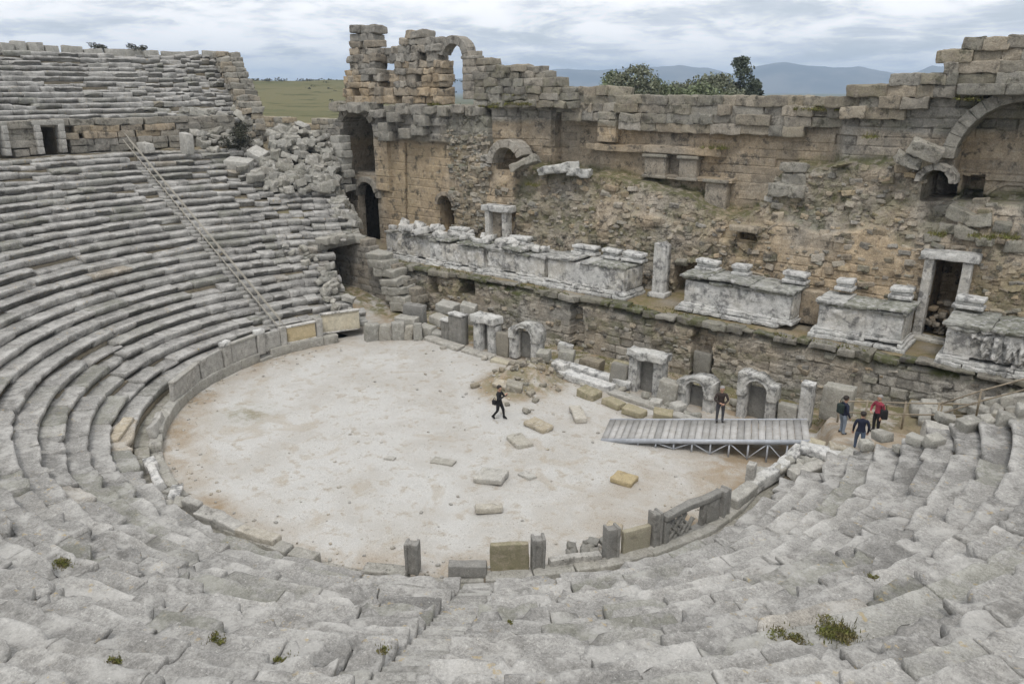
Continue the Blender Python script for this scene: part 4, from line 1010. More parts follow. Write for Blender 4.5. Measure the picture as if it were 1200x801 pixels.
slab_thing('upright_slab', 'plain upright grey slab right beside the flat white lintel frame', 'slab', 3.15, 4.1, 8.6, .4, -.15, 1.35, SLATE, 0, .1, (0, .04), tint=(.65, .1, .1))
slab_thing('leaning_boulder', 'rounded grey boulder leaning between two niche frames', 'boulder', 6.2, 7.2, 8.3, .6, -.2, 1.2, RUBBLE, 0, .1, (0, .1), tint=(.45, .1, .1))
slab_thing('marble_pier', 'slim white marble pier with a rounded cap right of the tall arched frame', 'pier', 13.1, 13.65, 9.2, .5, .2, 2.4, MARBLE, 2)
slab_thing('upright_slab', 'low grey block between the tall arched frame and the slim pier', 'slab', 12.1, 13.0, 9.3, .5, 0, 1.1, RUBBLE, 0, tint=(.6, .05, .1))
slab_thing('upright_slab', 'squat pale block right behind the slim white pier', 'slab', 13.8, 15.1, 10.4, .8, .5, 2.2, RUBBLE, 0, tint=(.6, .1, .15))
slab_thing('upright_slab', 'dark slab leaning inside the trench wall recess behind the low niche frame', 'slab', 5.75, 6.75, 13.4, .3, -.3, 1.3, SLATE, 0, tint=(.4, .1, .1))
def blocks(lst, name='loose_block', cat='stone block'):
    for lb, c, s, rz, tl, m, ti in lst: stone_thing(name, lb, cat, c, s, m, rz, tl, n=(max(5, int(s[0]/.14)), 6, 5), amp=.045, r=.05, tint=ti)
blocks([('long white slab on edge right of the earth mound, nearest the trench', (2.2, 8.7, .35), (4.4, .6, .45), -.02, (0, .02), MARBLE, (.7, 0, 0)),
        ('long white stepped slab in front of the slab on edge, right of the earth mound', (1.9, 7.9, .22), (3.6, .7, .4), -.08, (.05, .02), MARBLE, (.68, 0, 0)),
        ('squarish white block at the left end of the long white slabs', (.1, 8.1, .45), (.9, .8, .75), .2, (.1, .05), MARBLE, (.65, .1, 0)),
        ('low white kerb slab in front of the flat white lintel frame', (5.4, 7.4, .06), (3.4, .6, .22), -.12, (0, 0), RUBBLE, (.6, .05, 0)),
        ('low white kerb slab in front of the low niche frame', (8.7, 6.9, .06), (2.6, .6, .22), -.12, (0, 0), RUBBLE, (.6, .05, 0)),
        ('flat white kerb slab before the fluted pier at the left of the stage front', (-8.9, 8.1, .1), (3.2, .7, .25), -.1, (0, 0), RUBBLE, (.66, .1, 0)),
        ('flat white kerb slab before the broken white cap frame', (-5.9, 8.0, .08), (2.4, .6, .25), -.02, (0, 0), RUBBLE, (.66, .1, 0)),
        ('short yellowish kerb slab beside the earth mound', (-3.6, 7.7, .1), (1.7, .5, .25), .1, (0, .05), OCHRE, (.6, .1, .1)),
        ('pale round stone at the top of the earth mound near the arched niche frame', (-1.0, 8.0, 1.0), (.7, .6, .6), .3, (.2, 0), RUBBLE, (.55, .1, .2)),
        ('grey squared stone on the trench side of the earth mound', (-.3, 9.3, .6), (.9, .7, 1.0), .4, (0, .1), RUBBLE, (.5, .1, .2)),
        ('tilted stone at the orchestra end of the earth mound', (-.3, 4.4, .35), (.9, .6, .5), .6, (.2, .2), RUBBLE, (.5, .3, .2)),
        ('pinkish flat stone on the face of the earth mound behind the walking man', (-.9, 4.2, .4), (1.1, .5, .3), .1, (.3, 0), RUBBLE, (.62, .6, 0)),
        ('yellow mossy block in the trench left of the plain upright slab', (2.5, 10.8, .15), (1.3, .9, .8), .2, (0, .05), OCHRE, (.4, .3, .5)),
        ('brown rounded block in the trench behind the long white slabs', (.6, 10.6, .0), (1.3, .8, .9), .1, (0, .1), WALLM, (.5, .4, .2)),
        ('white broken fragment lying by the recess in the trench wall', (-2.6, 12.5, .0), (1.0, .4, .5), .2, (.1, .1), MARBLE, (.7, 0, 0))])
blocks([('long narrow pale yellow slab on the gravel right of the walking man', (4.1, 3.9, .16), (1.55, .6, .28), -.75, (.03, .03), RUBBLE, (.9, .25, 0)),
        ('tan broken slab on the gravel just below the long pale slab', (3.35, 1.65, .12), (1.3, .75, .22), -.2, (.06, 0), RUBBLE, (.6, .7, .1)),
        ('flat grey buff slab on the gravel in the middle of the orchestra', (3.7, -.2, .12), (1.25, .8, .2), -.45, (0, .05), RUBBLE, (.75, .2, .1)),
        ('broad white slab with a square notch lying alone on the gravel', (4.9, -3.7, .14), (1.2, .95, .26), .35, (.05, -.05), RUBBLE, (.8, .05, 0)),
        ('small white stone beside the notched white slab', (5.9, -2.6, .08), (.7, .45, .14), -.2, (0, 0), RUBBLE, (.85, .0, 0)),
        ('short pale yellow block nearest the parapet on the gravel', (6.5, -5.7, .12), (1.05, .42, .26), .85, (0, .05), RUBBLE, (.8, .25, .05)),
        ('bright ochre slab lying on the gravel toward the ramp', (9.3, -.4, .12), (.95, .75, .24), .1, (.04, .06), OCHRE, (.42, .7, .1)),
        ('small white pebbly stone alone in the middle of the gravel', (.2, -5.0, .05), (.5, .3, .12), .3, (0, 0), RUBBLE, (.8, 0, 0)),
        ('broken greyish crust of stone in the gravel left of the notched slab', (2.3, -3.8, .04), (1.0, .5, .1), .3, (0, 0), RUBBLE, (.5, .1, .1)),
        ('mossy ochre block below the long white slabs, left of two', (3.1, 6.4, .2), (1.1, .8, .45), -.1, (.05, .1), OCHRE, (.38, .3, .5)),
        ('mossy ochre block below the plain upright slab', (4.8, 6.2, .16), (1.1, .6, .35), -.3, (0, .05), OCHRE, (.42, .3, .4)),
        ('brownish ochre block left of the ramp top edge', (6.1, 5.9, .16), (1.1, .7, .35), 0, (0, .05), OCHRE, (.42, .35, .35)),
        ('brown ochre block close behind the ramp', (7.5, 6.3, .2), (.9, .7, .5), .4, (.1, .1), OCHRE, (.4, .4, .4)),
        ('small pinkish stone on the gravel beside the lattice parapet', (11.0, -4.0, .18), (.6, .5, .4), .2, (.1, .1), RUBBLE, (.55, .7, 0)),
        ('pair of white flakes heaped below the round boulder', (6.6, 7.3, .2), (.6, .5, .5), .2, (.1, 0), RUBBLE, (.8, 0, 0)),
        ('white rounded stone at the foot of the low niche frame', (7.6, 7.6, .15), (.7, .55, .55), 1.2, (.1, 0), RUBBLE, (.8, 0, 0))], 'gravel_block')

def scat(n, fx, lb, grp, nm, sr, mat, w0):
    for _ in range(n):
        x, y = fx(); s_ = random.uniform(*sr); z = float(floor_z(np.array([[x]]), np.array([[y]]))[0, 0])+.22*s_
        stone_thing(nm, lb, 'stone', (x, y, z), (s_*random.uniform(1, 1.6), s_, s_*random.uniform(.5, .9)), mat, random.uniform(0, 3), (random.gauss(0, .2), random.gauss(0, .2)), grp, n=(4, 4, 4), amp=.06, r=.06, tint=(random.uniform(.3, .75), float(np.clip(w0+random.gauss(0, .15), 0, 1)), .3*random.random()))
scat(52, lambda: (random.uniform(-8, 12.5), random.uniform(9.5, 11.0)), 'brown grey stone lying behind the row of small niche frames', 'stones behind the niche frames', 'rubble_stone', (.2, .6), RUBBLE, .25)
scat(60, lambda: (random.gauss(-.9, 1.3), random.gauss(6.2, 1.7)), 'brown stone sticking out of the earth mound', 'stones on the earth mound', 'mound_stone', (.12, .36), WALLM, .3)
scat(26, lambda: (random.uniform(-9, 10), random.uniform(7.3, 8.3)), 'small pale stone at the foot of the row of niche frames', 'stones before the niche frames', 'rubble_stone', (.15, .4), RUBBLE, .1)
# ------------------------------------------------------------------ parapet round the orchestra
acc = Acc(); p = -199.
while p < 10:
    L = random.uniform(.9, 1.7)/13.6*57.3; mid = p+L/2
    x, y = at_pd(mid, .22); lowp = -128 < mid < -88
    hgt = .55 if not lowp else .42
    if mid > -50 and mid < -46.4: hgt = .42
    if -97.5 < mid < -92 or random.random() < .04: hgt = .16
    if True:
        stone(acc, (x, y, hgt/2-.03), (L/57.3*13.7-.02, .55, hgt+.06), tan_rot(mid), (0, 0), n=(9, 5, 5), r=.04, amp=.03, tint=(random.uniform(.4, .65), .1*random.random(), .15))
    p += L
tag(acc.build('parapet_plinth', GREY), 'low curved plinth of grey blocks ringing the gravel orchestra', 'plinth')
# walkway behind the parapet
acc = Acc(); p = -199
while p < 12:
    L = random.uniform(.8, 1.6)/14.2*57.3; x, y = at_pd(p+L/2, .78)
    stone(acc, (x, y, .22), (L/57.3*14.2, .62, .35), tan_rot(p+L/2), n=(5, 3, 3), amp=.03, tint=(random.uniform(.3, .5), .15, .3)); p += L
tag(acc.build('gutter_paving', GREY), 'narrow grey paved gutter between the parapet and the first seat row', 'paving')
def pslab(name, lb, cat, ph0, ph1, d, z0, z1, th, mat, tint, frame=False, tl=(0, 0), group=None, top=None):
    mid = (ph0+ph1)/2; x, y = at_pd(mid, d); L = math.dist(at_pd(ph0, d), at_pd(ph1, d)); rz = tan_rot(mid)
    t = thing(name, lb, cat, (x, y, z0), rz, group); h = z1-z0
    def lp(nm, m, c, s, ti, n=(8, 4, 6), amp=.02, r=.03):
        a = Acc(); stone(a, c, s, 0, tl, n=n, r=r, amp=amp, tint=ti); o = a.build(nm, m); o.parent = t
    if frame:
        lp('panel', mat, (0, 0, h/2), (L-.1, th, h-.1), tint); lp('top_rail', MARBLE, (0, 0, h-.05), (L, th+.1, .12), (.6, .2, 0)); lp('bottom_rail', MARBLE, (0, 0, .06), (L, th+.12, .14), (.6, .25, 0))
    else:
        lp('panel', mat, (0, 0, h/2), (L, th, h), tint, amp=.03)
        if top: lp('coping', top, (0, 0, h), (L+.05, th+.1, .14), (.6, .05, .1))
    return t
def post(lb, ph, d, z0, z1, w, mat=SLATE, cap=False, th=.32, grooved=True):
    x, y = at_pd(ph, d); t = thing('parapet_post', lb, 'post', (x, y, z0), tan_rot(ph)); h = z1-z0
    a = Acc()
    stone(a, (0, 0, h/2), (w, th, h), n=(5, 5, 10), r=.025, amp=.02, tint=(random.uniform(.45, .65), .02, 0)); o = a.build('shaft', mat); o.parent = t
    if grooved:
        for sx in (-1, 1):
            a = Acc(); stone(a, (sx*(w/2-.04), 0, h/2+.02), (.1, th+.1, h+.02), n=(3, 3, 8), r=.02, amp=.012, tint=(.6, 0, 0)); o = a.build('fillet', mat); o.parent = t
    if cap:
        a = Acc(); stone(a, (0, 0, h+.08), (w+.08, th+.1, .3), n=(6, 6, 5), r=.13, amp=.03, tint=(.8, .0, 0)); o = a.build('cap', MARBLE); o.parent = t
# left side
pslab('parapet_slab', 'grey hollowed parapet slab with a curved rim at the left end of the standing slabs', 'parapet panel', -141., -153.7, .12, .45, 1.5, .22, GREY, (.55, 0, 0), top=GREY)
pslab('parapet_slab', 'grey parapet slab between the hollowed slab and a round capped post', 'parapet panel', -154.3, -162.6, .12, .45, 1.6, .22, GREY, (.5, 0, 0))
post('left round capped grey post with white top on the curved parapet', -164.5, .15, .4, 1.72, .6, GREY, True, grooved=False)
pslab('parapet_slab', 'long grey parapet slab between the two round capped posts', 'parapet panel', -166.2, -174.5, .15, .45, 1.66, .22, GREY, (.5, 0, 0), top=GREY)
post('right round capped grey post with white top on the curved parapet', -176, .15, .4, 1.72, .5, GREY, True, grooved=False)
pslab('parapet_slab', 'smooth grey parapet slab right of the round capped posts', 'parapet panel', 182.6, 177.8, .2, .45, 1.58, .2, GREY, (.55, 0, 0))
post('plain square grey post left of the yellow framed parapet panel', 176.6, .25, .4, 1.68, .42, GREY, grooved=False)
pslab('parapet_slab', 'yellow ochre parapet panel in a pale frame on the far left curve', 'parapet panel', 175.3, 166.6, .3, .5, 1.62, .18, OCHRE, (.6, .6, 0), True)
post('plain grey post right of the yellow framed parapet panel', 165.5, .4, .4, 1.68, .42, GREY, grooved=False)
pslab('parapet_slab', 'pale cream framed parapet panel tilted forward, larger than the yellow one', 'parapet panel', 164.2, 153.6, .8, .5, 1.85, .18, OCHRE, (.72, .15, 0), True, (.1, 0))
ph = 153.6; k = 0
for L, h, lb in ((.9, 1.15, 'rough grey block next to the cream framed panel'), (.75, 1.0, 'rough brown block second from the cream framed panel'), (.8, 1.2, 'rough grey block third from the cream framed panel'), (.5, .95, 'narrow rough block fourth from the cream framed panel'), (.55, 1.1, 'narrow grey upright block before the parodos steps')):
    x, y = at_pd(ph-L/2/13*57.3, -.35-.12*k); stone_thing('wall_block', lb, 'stone block', (x, y, h/2-.05), (L, .6, h+.1), RUBBLE, tan_rot(ph), (random.gauss(0, .03), random.gauss(0, .03)), n=(6, 5, 6), amp=.05, tint=(random.uniform(.35, .6), .25*random.random(), .1)); ph -= (L+.06)/13*57.3; k += 1
blocks([('big square grey block at the corner where the parapet meets the stage front', (-12.3, 8.2, .55), (1.5, .8, 1.3), .3, (0, .03), RUBBLE, (.5, .1, .05)),
        ('dark slab standing behind the big square corner block', (-12.6, 9.3, 1.0), (1.6, .5, 1.6), .15, (.1, 0), SLATE, (.55, 0, 0)),
        ('pale block low beside the corner block, left of the fluted slabs', (-10.9, 8.7, .35), (1.1, .8, .8), .1, (0, .05), RUBBLE, (.6, .05, .1)),
        ('pale stacked block above the low pale block, left of the fluted slabs', (-10.6, 9.5, .95), (1.3, .8, .6), -.2, (.05, .05), RUBBLE, (.6, .1, .1)),
        ('white rounded rubble stone behind the fluted pier', (-9.4, 11.0, 1.3), (1.0, .9, 1.3), .5, (.1, .1), RUBBLE, (.62, .05, .1)),
        ('white stone on top of the rubble behind the fluted slabs', (-11.0, 10.8, 1.5), (1.4, 1.0, .6), .2, (.15, .1), RUBBLE, (.65, .0, .1)),
        ('squared brown block in the rubble behind the fluted slabs', (-9.9, 10.3, .7), (.9, .7, .7), -.2, (.1, .05), RUBBLE, (.4, .4, .1)),
        ('flat pale stone leaning at the left foot of the fluted slabs', (-10.2, 8.9, .25), (.8, .8, .5), .6, (.2, .2), RUBBLE, (.6, 0, .1))])
# left near, broken kerb
blocks([('white tilted slab bridging the break in the left parapet', (-3.2, -12.9, .55), (1.5, .45, .35), 2.55, (.1, .2), MARBLE, (.62, .05, 0)),
        ('grey upright slab end beside the break in the left parapet', (-1.6, -13.1, .5), (.8, .35, 1.0), .3, (.05, .1), GREY, (.45, 0, 0)),
        ('rough boulder with a rounded top below the break in the left parapet', (-.6, -13.0, .45), (1.0, .6, .7), .3, (.1, .05), GREY, (.6, 0, 0)),
        ('short grey kerb stone right of the break in the left parapet', (.5, -12.9, .5), (1.3, .5, .5), .15, (0, .05), GREY, (.58, 0, 0)),
        ('round yellowish column piece lying as a kerb on the near left parapet', (1.9, -12.7, .5), (1.7, .5, .5), .2, (0, 0), RUBBLE, (.62, .3, 0)),
        ('white squared stone on the left kerb above the break', (-6.3, -12.3, .55), (.7, .5, .45), -.35, (.1, 0), MARBLE, (.6, .05, 0)),
        ('long white kerb stone leaning above the break in the left parapet', (-5.0, -12.75, .55), (1.8, .35, .4), -.3, (.25, .03), MARBLE, (.62, .1, 0)),
        ('grey rim stone standing on edge on the left curve below the hollowed slab', (-9.8, -10.2, .65), (1.9, .3, .55), -.72, (.2, 0), GREY, (.62, 0, 0)),
        ('grey fallen slab on the first seats left of the parapet break', (-4.4, -14.2, .85), (1.6, .9, .35), .6, (.15, .2), GREY, (.42, 0, 0)),
        ('pink stained slab on the first seat row below the hollowed slab', (-9.6, -11.9, 1.05), (2.4, .5, .2), -.7, (.05, 0), RUBBLE, (.6, .7, 0))], 'kerb_block')
# near side standing pieces
post('lone plain grey post on the near parapet left of the stair foot', -56.2, .1, .4, 1.5, .42, SLATE)
pslab('parapet_slab', 'low grey kerb block closing the foot of the near stair', 'parapet panel', -51.5, -46.3, .1, .4, .85, .4, SLATE, (.6, 0, 0))
pslab('parapet_slab', 'ochre stained parapet panel with a dark mossy top at the foot of the stair', 'parapet panel', -45.8, -40.6, -.05, .35, 1.45, .22, OCHRE, (.22, .3, .45))
post('double grooved grey post right of the ochre stained panel', -39.2, -.05, .35, 1.6, .42, SLATE)
pslab('parapet_slab', 'low remnant of a pierced lattice slab between two grooved posts', 'parapet panel', -37.6, -29.9, -.05, .35, .75, .3, GREY, (.55, 0, 0))
post('double grooved grey post left of the plain grey brown panel', -28.2, -.05, .35, 1.6, .45, SLATE)
pslab('parapet_slab', 'plain grey brown panel between a grooved post and the lattice slab', 'parapet panel', -26.4, -21.6, -.05, .35, 1.35, .2, OCHRE, (.25, .12, .2))
post('taller broken grey post at the left end of the lattice slab', -20.6, -.03, .35, 1.75, .34, SLATE)
post('double grooved grey post at the right end of the lattice slab', -5.3, .1, .35, 1.55, .42, SLATE)
post('slim pointed grey post standing apart near the ramp', 6.4, .15, .3, 1.55, .42, GREY, grooved=False)
def lattice():
    ph0, ph1 = -19.6, -6.6; mid = (ph0+ph1)/2; x, y = at_pd(mid, 0.02); L = math.dist(at_pd(ph0, .02), at_pd(ph1, .02)); h = 1.25
    t = thing('lattice_parapet', 'weathered stone lattice parapet slab with a broken opening', 'parapet panel', (x, y, .35), tan_rot(mid))
    def lp(nm, pieces, m=SLATE):
        a = Acc()
        for c, s, tl in pieces: stone(a, c, s, 0, tl, n=(max(4, int(s[0]/.12)), 3, 5), r=.03, amp=.03, tint=(.55, 0, .05))
        o = a.build(nm, m); o.parent = t
    lp('top_rail', [((0, 0, h-.06), (L, .3, .22), (0, 0))]); lp('bottom_rail', [((0, 0, .1), (L, .32, .22), (0, 0))])
    lp('stile', [((-L/2+.12, 0, h/2), (.26, .24, h-.2), (0, 0))]); lp('stile', [((L/2-.4, 0, h/2), (.72, .2, h-.2), (0, 0))]); lp('stile', [((L/2-.87, 0, h/2), (.16, .22, h-.2), (0, 0))])
    bars = []
    for k in range(4):
        cx = -L/2+.42+.3*k
        bars += [((cx, 0, .42), (.1, .14, .62), (0, .7)), ((cx, 0.02, .42), (.1, .14, .62), (0, -.7))]
        if k < 3: bars += [((cx-.05, 0, .78), (.1, .14, .5), (0, .7)), ((cx-.05, 0.02, .78), (.1, .14, .5), (0, -.7))]
    lp('lattice', bars)
lattice()
# heap of pierced fragments behind the low remnant, and far right tumbled kerb
def heap(lb, cat, pts, grp, mat=GREY, nm='rubble_stone', srange=(.2, .5), tl=.5):
    for (x, y, z) in pts:
        s = random.uniform(*srange)
        stone_thing(nm, lb, cat, (x, y, z), (s*random.uniform(.9, 1.5), s, s*random.uniform(.6, 1)), mat, random.uniform(0, 3), (random.uniform(-tl, tl), random.uniform(-tl, tl)), grp, n=(4, 4, 4), amp=.05, r=.05, tint=(random.uniform(.3, .75), .1*random.random(), .1))
heap('small grey lattice fragment heaped behind the low parapet remnant', 'stone', [(10.9+random.gauss(0, .35), -6.0+random.gauss(0, .35), .15+.22*random.random()) for _ in range(16)], 'lattice fragments behind the low remnant', SLATE, srange=(.18, .4))
heap('small pale stone in the break of the left parapet', 'stone', [(-2.7+random.gauss(0, .4), -13.6+random.gauss(0, .25), .5+.3*random.random()) for _ in range(12)], 'stones in the break of the left parapet', RUBBLE, srange=(.2, .42))
blocks([('long white kerb stone rising toward the ramp, lower of two', (14.2, 2.1, .75), (1.9, .5, .5), 1.35, (0, -.12), MARBLE, (.6, .05, .05)),
        ('long white kerb stone rising toward the ramp, upper of two', (14.55, 4.0, 1.0), (1.9, .5, .5), 1.5, (0, -.1), MARBLE, (.62, .05, .05)),
        ('grey tilted kerb stone before the slim pointed post', (14.0, .2, .7), (1.6, .5, .5), 1.45, (.1, -.05), RUBBLE, (.55, .05, .05)),
        ('long pale seat slab lying behind the rising kerb stones', (15.5, 3.0, 1.15), (1.7, .5, .35), 1.1, (.1, -.05), RUBBLE, (.66, .05, 0)),
        ('white slab with a dark socket beside the ramp end', (15.4, 4.9, 1.2), (1.6, .8, .3), .3, (.05, .1), MARBLE, (.66, .0, 0)),
        ('white flat stone at the edge of the dirt platform', (16.9, 4.6, 1.35), (1.3, .9, .4), -.2, (0, .1), RUBBLE, (.75, 0, 0)),
        ('yellowish squared stone under the ramp end', (15.0, 5.7, .95), (.7, .6, .5), .2, (.1, .1), OCHRE, (.6, .2, .2)),
        ('bright white angular block by the fence at the top of the right seats', (19.0, 8.9, 1.5), (1.2, .9, .7), .4, (.25, .1), RUBBLE, (.85, 0, 0)),
        ('pale block lying right of the bright white angular block', (20.1, 9.1, 1.7), (1.0, .7, .5), .1, (.1, .1), RUBBLE, (.7, 0, 0)),
        ('pinkish seat slab fallen across the far right first rows', (16.0, 5.6, 1.15), (1.1, .6, .4), .5, (.1, .2), RUBBLE, (.55, .5, .1))], 'kerb_block')
heap('pale stone in the rubble between the rising kerb stones', 'stone', [(15.0+random.gauss(0, .35), 3.6+random.gauss(0, .7), .8+.35*random.random()) for _ in range(18)], 'rubble between the rising kerb stones', RUBBLE, srange=(.25, .5))
heap('grey tumbled block at the broken right end of the seating', 'stone block', [(x, y, z) for (x, y, z) in [tuple(at_pd(12.9+random.gauss(0, 1.2), d))+(1.0+.5*(d-1.4)+random.uniform(-.05, .12),) for d in np.linspace(4, 15, 22)]], 'tumbled blocks along the right end of the seating', RUBBLE, 'end_block', (.3, .55), .2)

# ------------------------------------------------------------------ left rubble, parodos passage
def mound_z(X, Y):
    e = bank_e(X, Y)
    ph, d = pd(X, Y); rowz = 1.0+.5*(d-1.4)-.5
    base = np.minimum(4.35+1.35*np.clip(e, 0, 20), 10.9)
    z = np.where(d < 21.2, np.minimum(base, rowz), base)
    z = np.where((e > 0) & (X < -21.4), np.where(Y > 8.6, np.maximum(z, np.where(Y < 12.6, 4.4, 4.3)), z), 3.05)
    return z+.3*fbm(P3(X*.7, Y*.7, 0*X), 3, 88)
m_mask = lambda X, Y: (Y > 6.0) & ~((X > -21.75) & (Y < 12.9))
grid_sheet('earth_bank', np.arange(-42, -21.2, .3), np.arange(6, 19, .3), mound_z, lambda X, Y, Z: np.stack([.5+.3*fbm(P3(X, Y, 0*X), 2, 3), .3+.3*fbm(P3(X*.4, Y*.4, 0*X), 2, 4), .25+.4*fbm(P3(X*.3, Y*.3, 0*X), 2, 5)], -1), EARTH, m_mask)
par = thing('parodos_passage', 'dark vaulted side passage opening between the seating and the stage', 'passage', (-21.5, 10.7, .6))
a = Acc()
for k in range(9):
    z = .5+.5*k
    for x in np.arange(-29, -16.2, 1.25):
        top = 4.9 if x < -21 else float(np.interp(x, [-21, -16.4], [4.6, 1.7]))
        if z+.2 < top: stone(a, (x+.6+.3*(k % 2), 12.5, z+.05), (1.24, 1.0, .5), 0, n=(5, 3, 4), amp=.02, r=.03, tint=(random.uniform(.45, .6), .3*random.random(), .1*(x > -19)))
part(a, 'side_wall', WALLM, par)
a = Acc()
for k in range(8):
    z = .5+.5*k
    for x in np.arange(-29, -21.6, 1.25): stone(a, (x+.6, 8.85, z+.05), (1.24, .9, .5), 0, n=(4, 3, 3), amp=.03, tint=(.4, .2, 0))
part(a, 'side_wall', WALLM, par)
a = Acc()
for x in np.arange(-29, -21.6, 1.1): stone(a, (x+.6, 10.7, 4.65), (1.1, 4.4, .5), 0, n=(4, 5, 3), amp=.05, tint=(.45, .1, .1))
part(a, 'roof', WALLM, par)
for k in range(16):
    stone(a, (random.uniform(-22.6, -21.2), random.uniform(9.0, 12.9), 4.75+random.uniform(0, .3)), (random.uniform(.5, 1.1), random.uniform(.5, .9), random.uniform(.3, .6)), random.uniform(0, 3), (random.gauss(0, .15), random.gauss(0, .15)), n=(5, 4, 4), amp=.07, tint=(random.uniform(.35, .7), .1, .1))
part(a, 'roof_rubble', RUBBLE, par)
a = Acc()
for k in range(9):
    z = .5+.5*k
    stone(a, (-22.1, 8.95+.1*random.random(), z+.05), (1.2, .9, .5), random.gauss(0, .05), n=(5, 4, 4), amp=.06, tint=(random.uniform(.4, .6), .1, .1))
part(a, 'jamb', RUBBLE, par)
a = Acc(); box(a, (-29.2, 10.7, 2.6), (.4, 4.5, 4.6)); part(a, 'end_wall', WALLM, par)
for k, (x, z, w) in enumerate(((-19.4, 3.6, 1.7), (-18.9, 3.1, 1.9), (-18.3, 2.5, 2.0), (-17.7, 1.95, 2.1), (-17.4, 1.4, 2.0), (-17.1, .85, 2.3), (-16.7, .3, 2.4))):
    stone_thing('stair_block', ['topmost', 'second', 'third', 'fourth', 'fifth', 'sixth', 'lowest'][k]+' grey block in the stack of steps ending the side passage wall', 'stone block', (x+.4, 12.0, z+.2), (w*random.uniform(.7, 1.), 1.5, .56), RUBBLE, random.gauss(0, .14), (random.gauss(0, .05), random.gauss(0, .05)), n=(9, 7, 5), amp=.1, tint=(random.uniform(.4, .65), .1, .15))
# signature fallen blocks on the left
SIG = [('large smooth whitish block tilted on its side in the left rubble heap', (-32.3, 11.6, 9.9), (1.5, 1.1, 1.9), .2, (.35, .35)),
       ('rounded grey block lying left of the large smooth tilted block', (-32.3, 9.8, 9.5), (2.0, 1.4, 1.3), .6, (.2, .1)),
       ('upright grey slab standing on the walkway edge left of the dark shrub', (-34.8, 7.0, 11.4), (1.2, .6, 1.6), -.1, (0, .1)),
       ('low pale block lying on the walkway edge near the top of the rails', (-36.0, 4.3, 11.2), (1.3, .7, .7), 0, (0, .05))]
blocks([(l, c, s, r_, t_, RUBBLE, (.68, .0, 0)) for l, c, s, r_, t_ in SIG], 'tumbled_block')
def heap2(n, cx, cy, sx, sy, zf, lb, grp, sr, nm='tumbled_block'):
    pts = []
    for _ in range(n):
        x = cx+random.uniform(-sx, sx); y = cy+random.uniform(-sy, sy)
        s = random.uniform(*sr); z = float(zf(np.array([x]), np.array([y]))[0])+.3*s+random.uniform(0, .25)
        stone_thing(nm, lb, 'stone block', (x, y, z), (s*random.uniform(1, 1.6), s*random.uniform(.7, 1), s*random.uniform(.55, .9)), RUBBLE, random.uniform(0, 3), (random.uniform(-.4, .4), random.uniform(-.4, .4)), grp, n=(5, 5, 4), amp=.07, r=.07, tint=(random.uniform(.35, .75), .12*random.random(), .12*random.random()))
def bankspot(e0, e1, y0, y1, dmin=0):
    while 1:
        y = random.uniform(y0, y1); e = random.uniform(e0, e1); x = -21.4-max(y-12.3, 0)*1.3-e
        if float(pd(x, y)[1]) > dmin: return x, y
def heap3(n, spot, zf, lb, grp, sr, nm):
    for _ in range(n):
        x, y = spot(); s = random.uniform(*sr); z = float(zf(np.array([x]), np.array([y]))[0])+.25*s+random.uniform(0, .2)
        stone_thing(nm, lb, 'stone block', (x, y, z), (s*random.uniform(1, 1.7), s*random.uniform(.7, 1), s*random.uniform(.5, .85)), RUBBLE, random.uniform(0, 3), (random.uniform(-.4, .4), random.uniform(-.4, .4)), grp, n=(7, 6, 6), amp=.11, r=.05, fr=2.2, tint=(random.uniform(.1, .6), .15*random.random(), .2*random.random()))
heap3(200, lambda: bankspot(2.0, 10.0, 9.4, 17.3, 14.6), lambda X, Y: np.maximum(mound_z(X, Y), np.where(pd(X, Y)[1] < 21, 1.05+.5*(pd(X, Y)[1]-1.4), 10.6))+RNG.uniform(0, .9)*sst(17, 19, pd(X, Y)[1]), 'grey tumbled ashlar block in the big heap left of the wing wall arches', 'tumbled blocks heaped left of the wing wall', (.4, .98), 'tumbled_block')
heap3(44, lambda: bankspot(.1, 2.6, 12.0, 17.2), mound_z, 'smaller grey block in the slope just below the wing wall doorway', 'blocks below the wing wall doorway', (.45, .9), 'slope_block')
def corner():
    p = random.uniform(159.2, 166.5); d = random.uniform(20.6, 25.5); return tuple(map(float, at_pd(p, d)))
heap3(46, corner, lambda X, Y: np.where(pd(X, Y)[1] > 23.4, 12.6+.45*(pd(X, Y)[1]-23.4), np.where(pd(X, Y)[1] < 21, 10.5, 10.8+.5*(pd(X, Y)[1]-21))), 'grey block fallen at the broken corner of the upper tier', 'blocks fallen at the upper tier corner', (.4, .85), 'corner_block')
def lowend():
    d = random.uniform(1.4, 9.); p = 170.
    while at_pd(p, d)[1] < min(6.5+(d-1.4)*.36, 8.6): p -= .5
    p += random.uniform(.6, 6); return tuple(map(float, at_pd(p, d)))
heap3(30, lowend, lambda X, Y: 1.0+.5*(pd(X, Y)[1]-1.4), 'grey rough block on the broken lower left end of the seating', 'blocks on the lower left seating end', (.3, .6), 'seat_fragment')

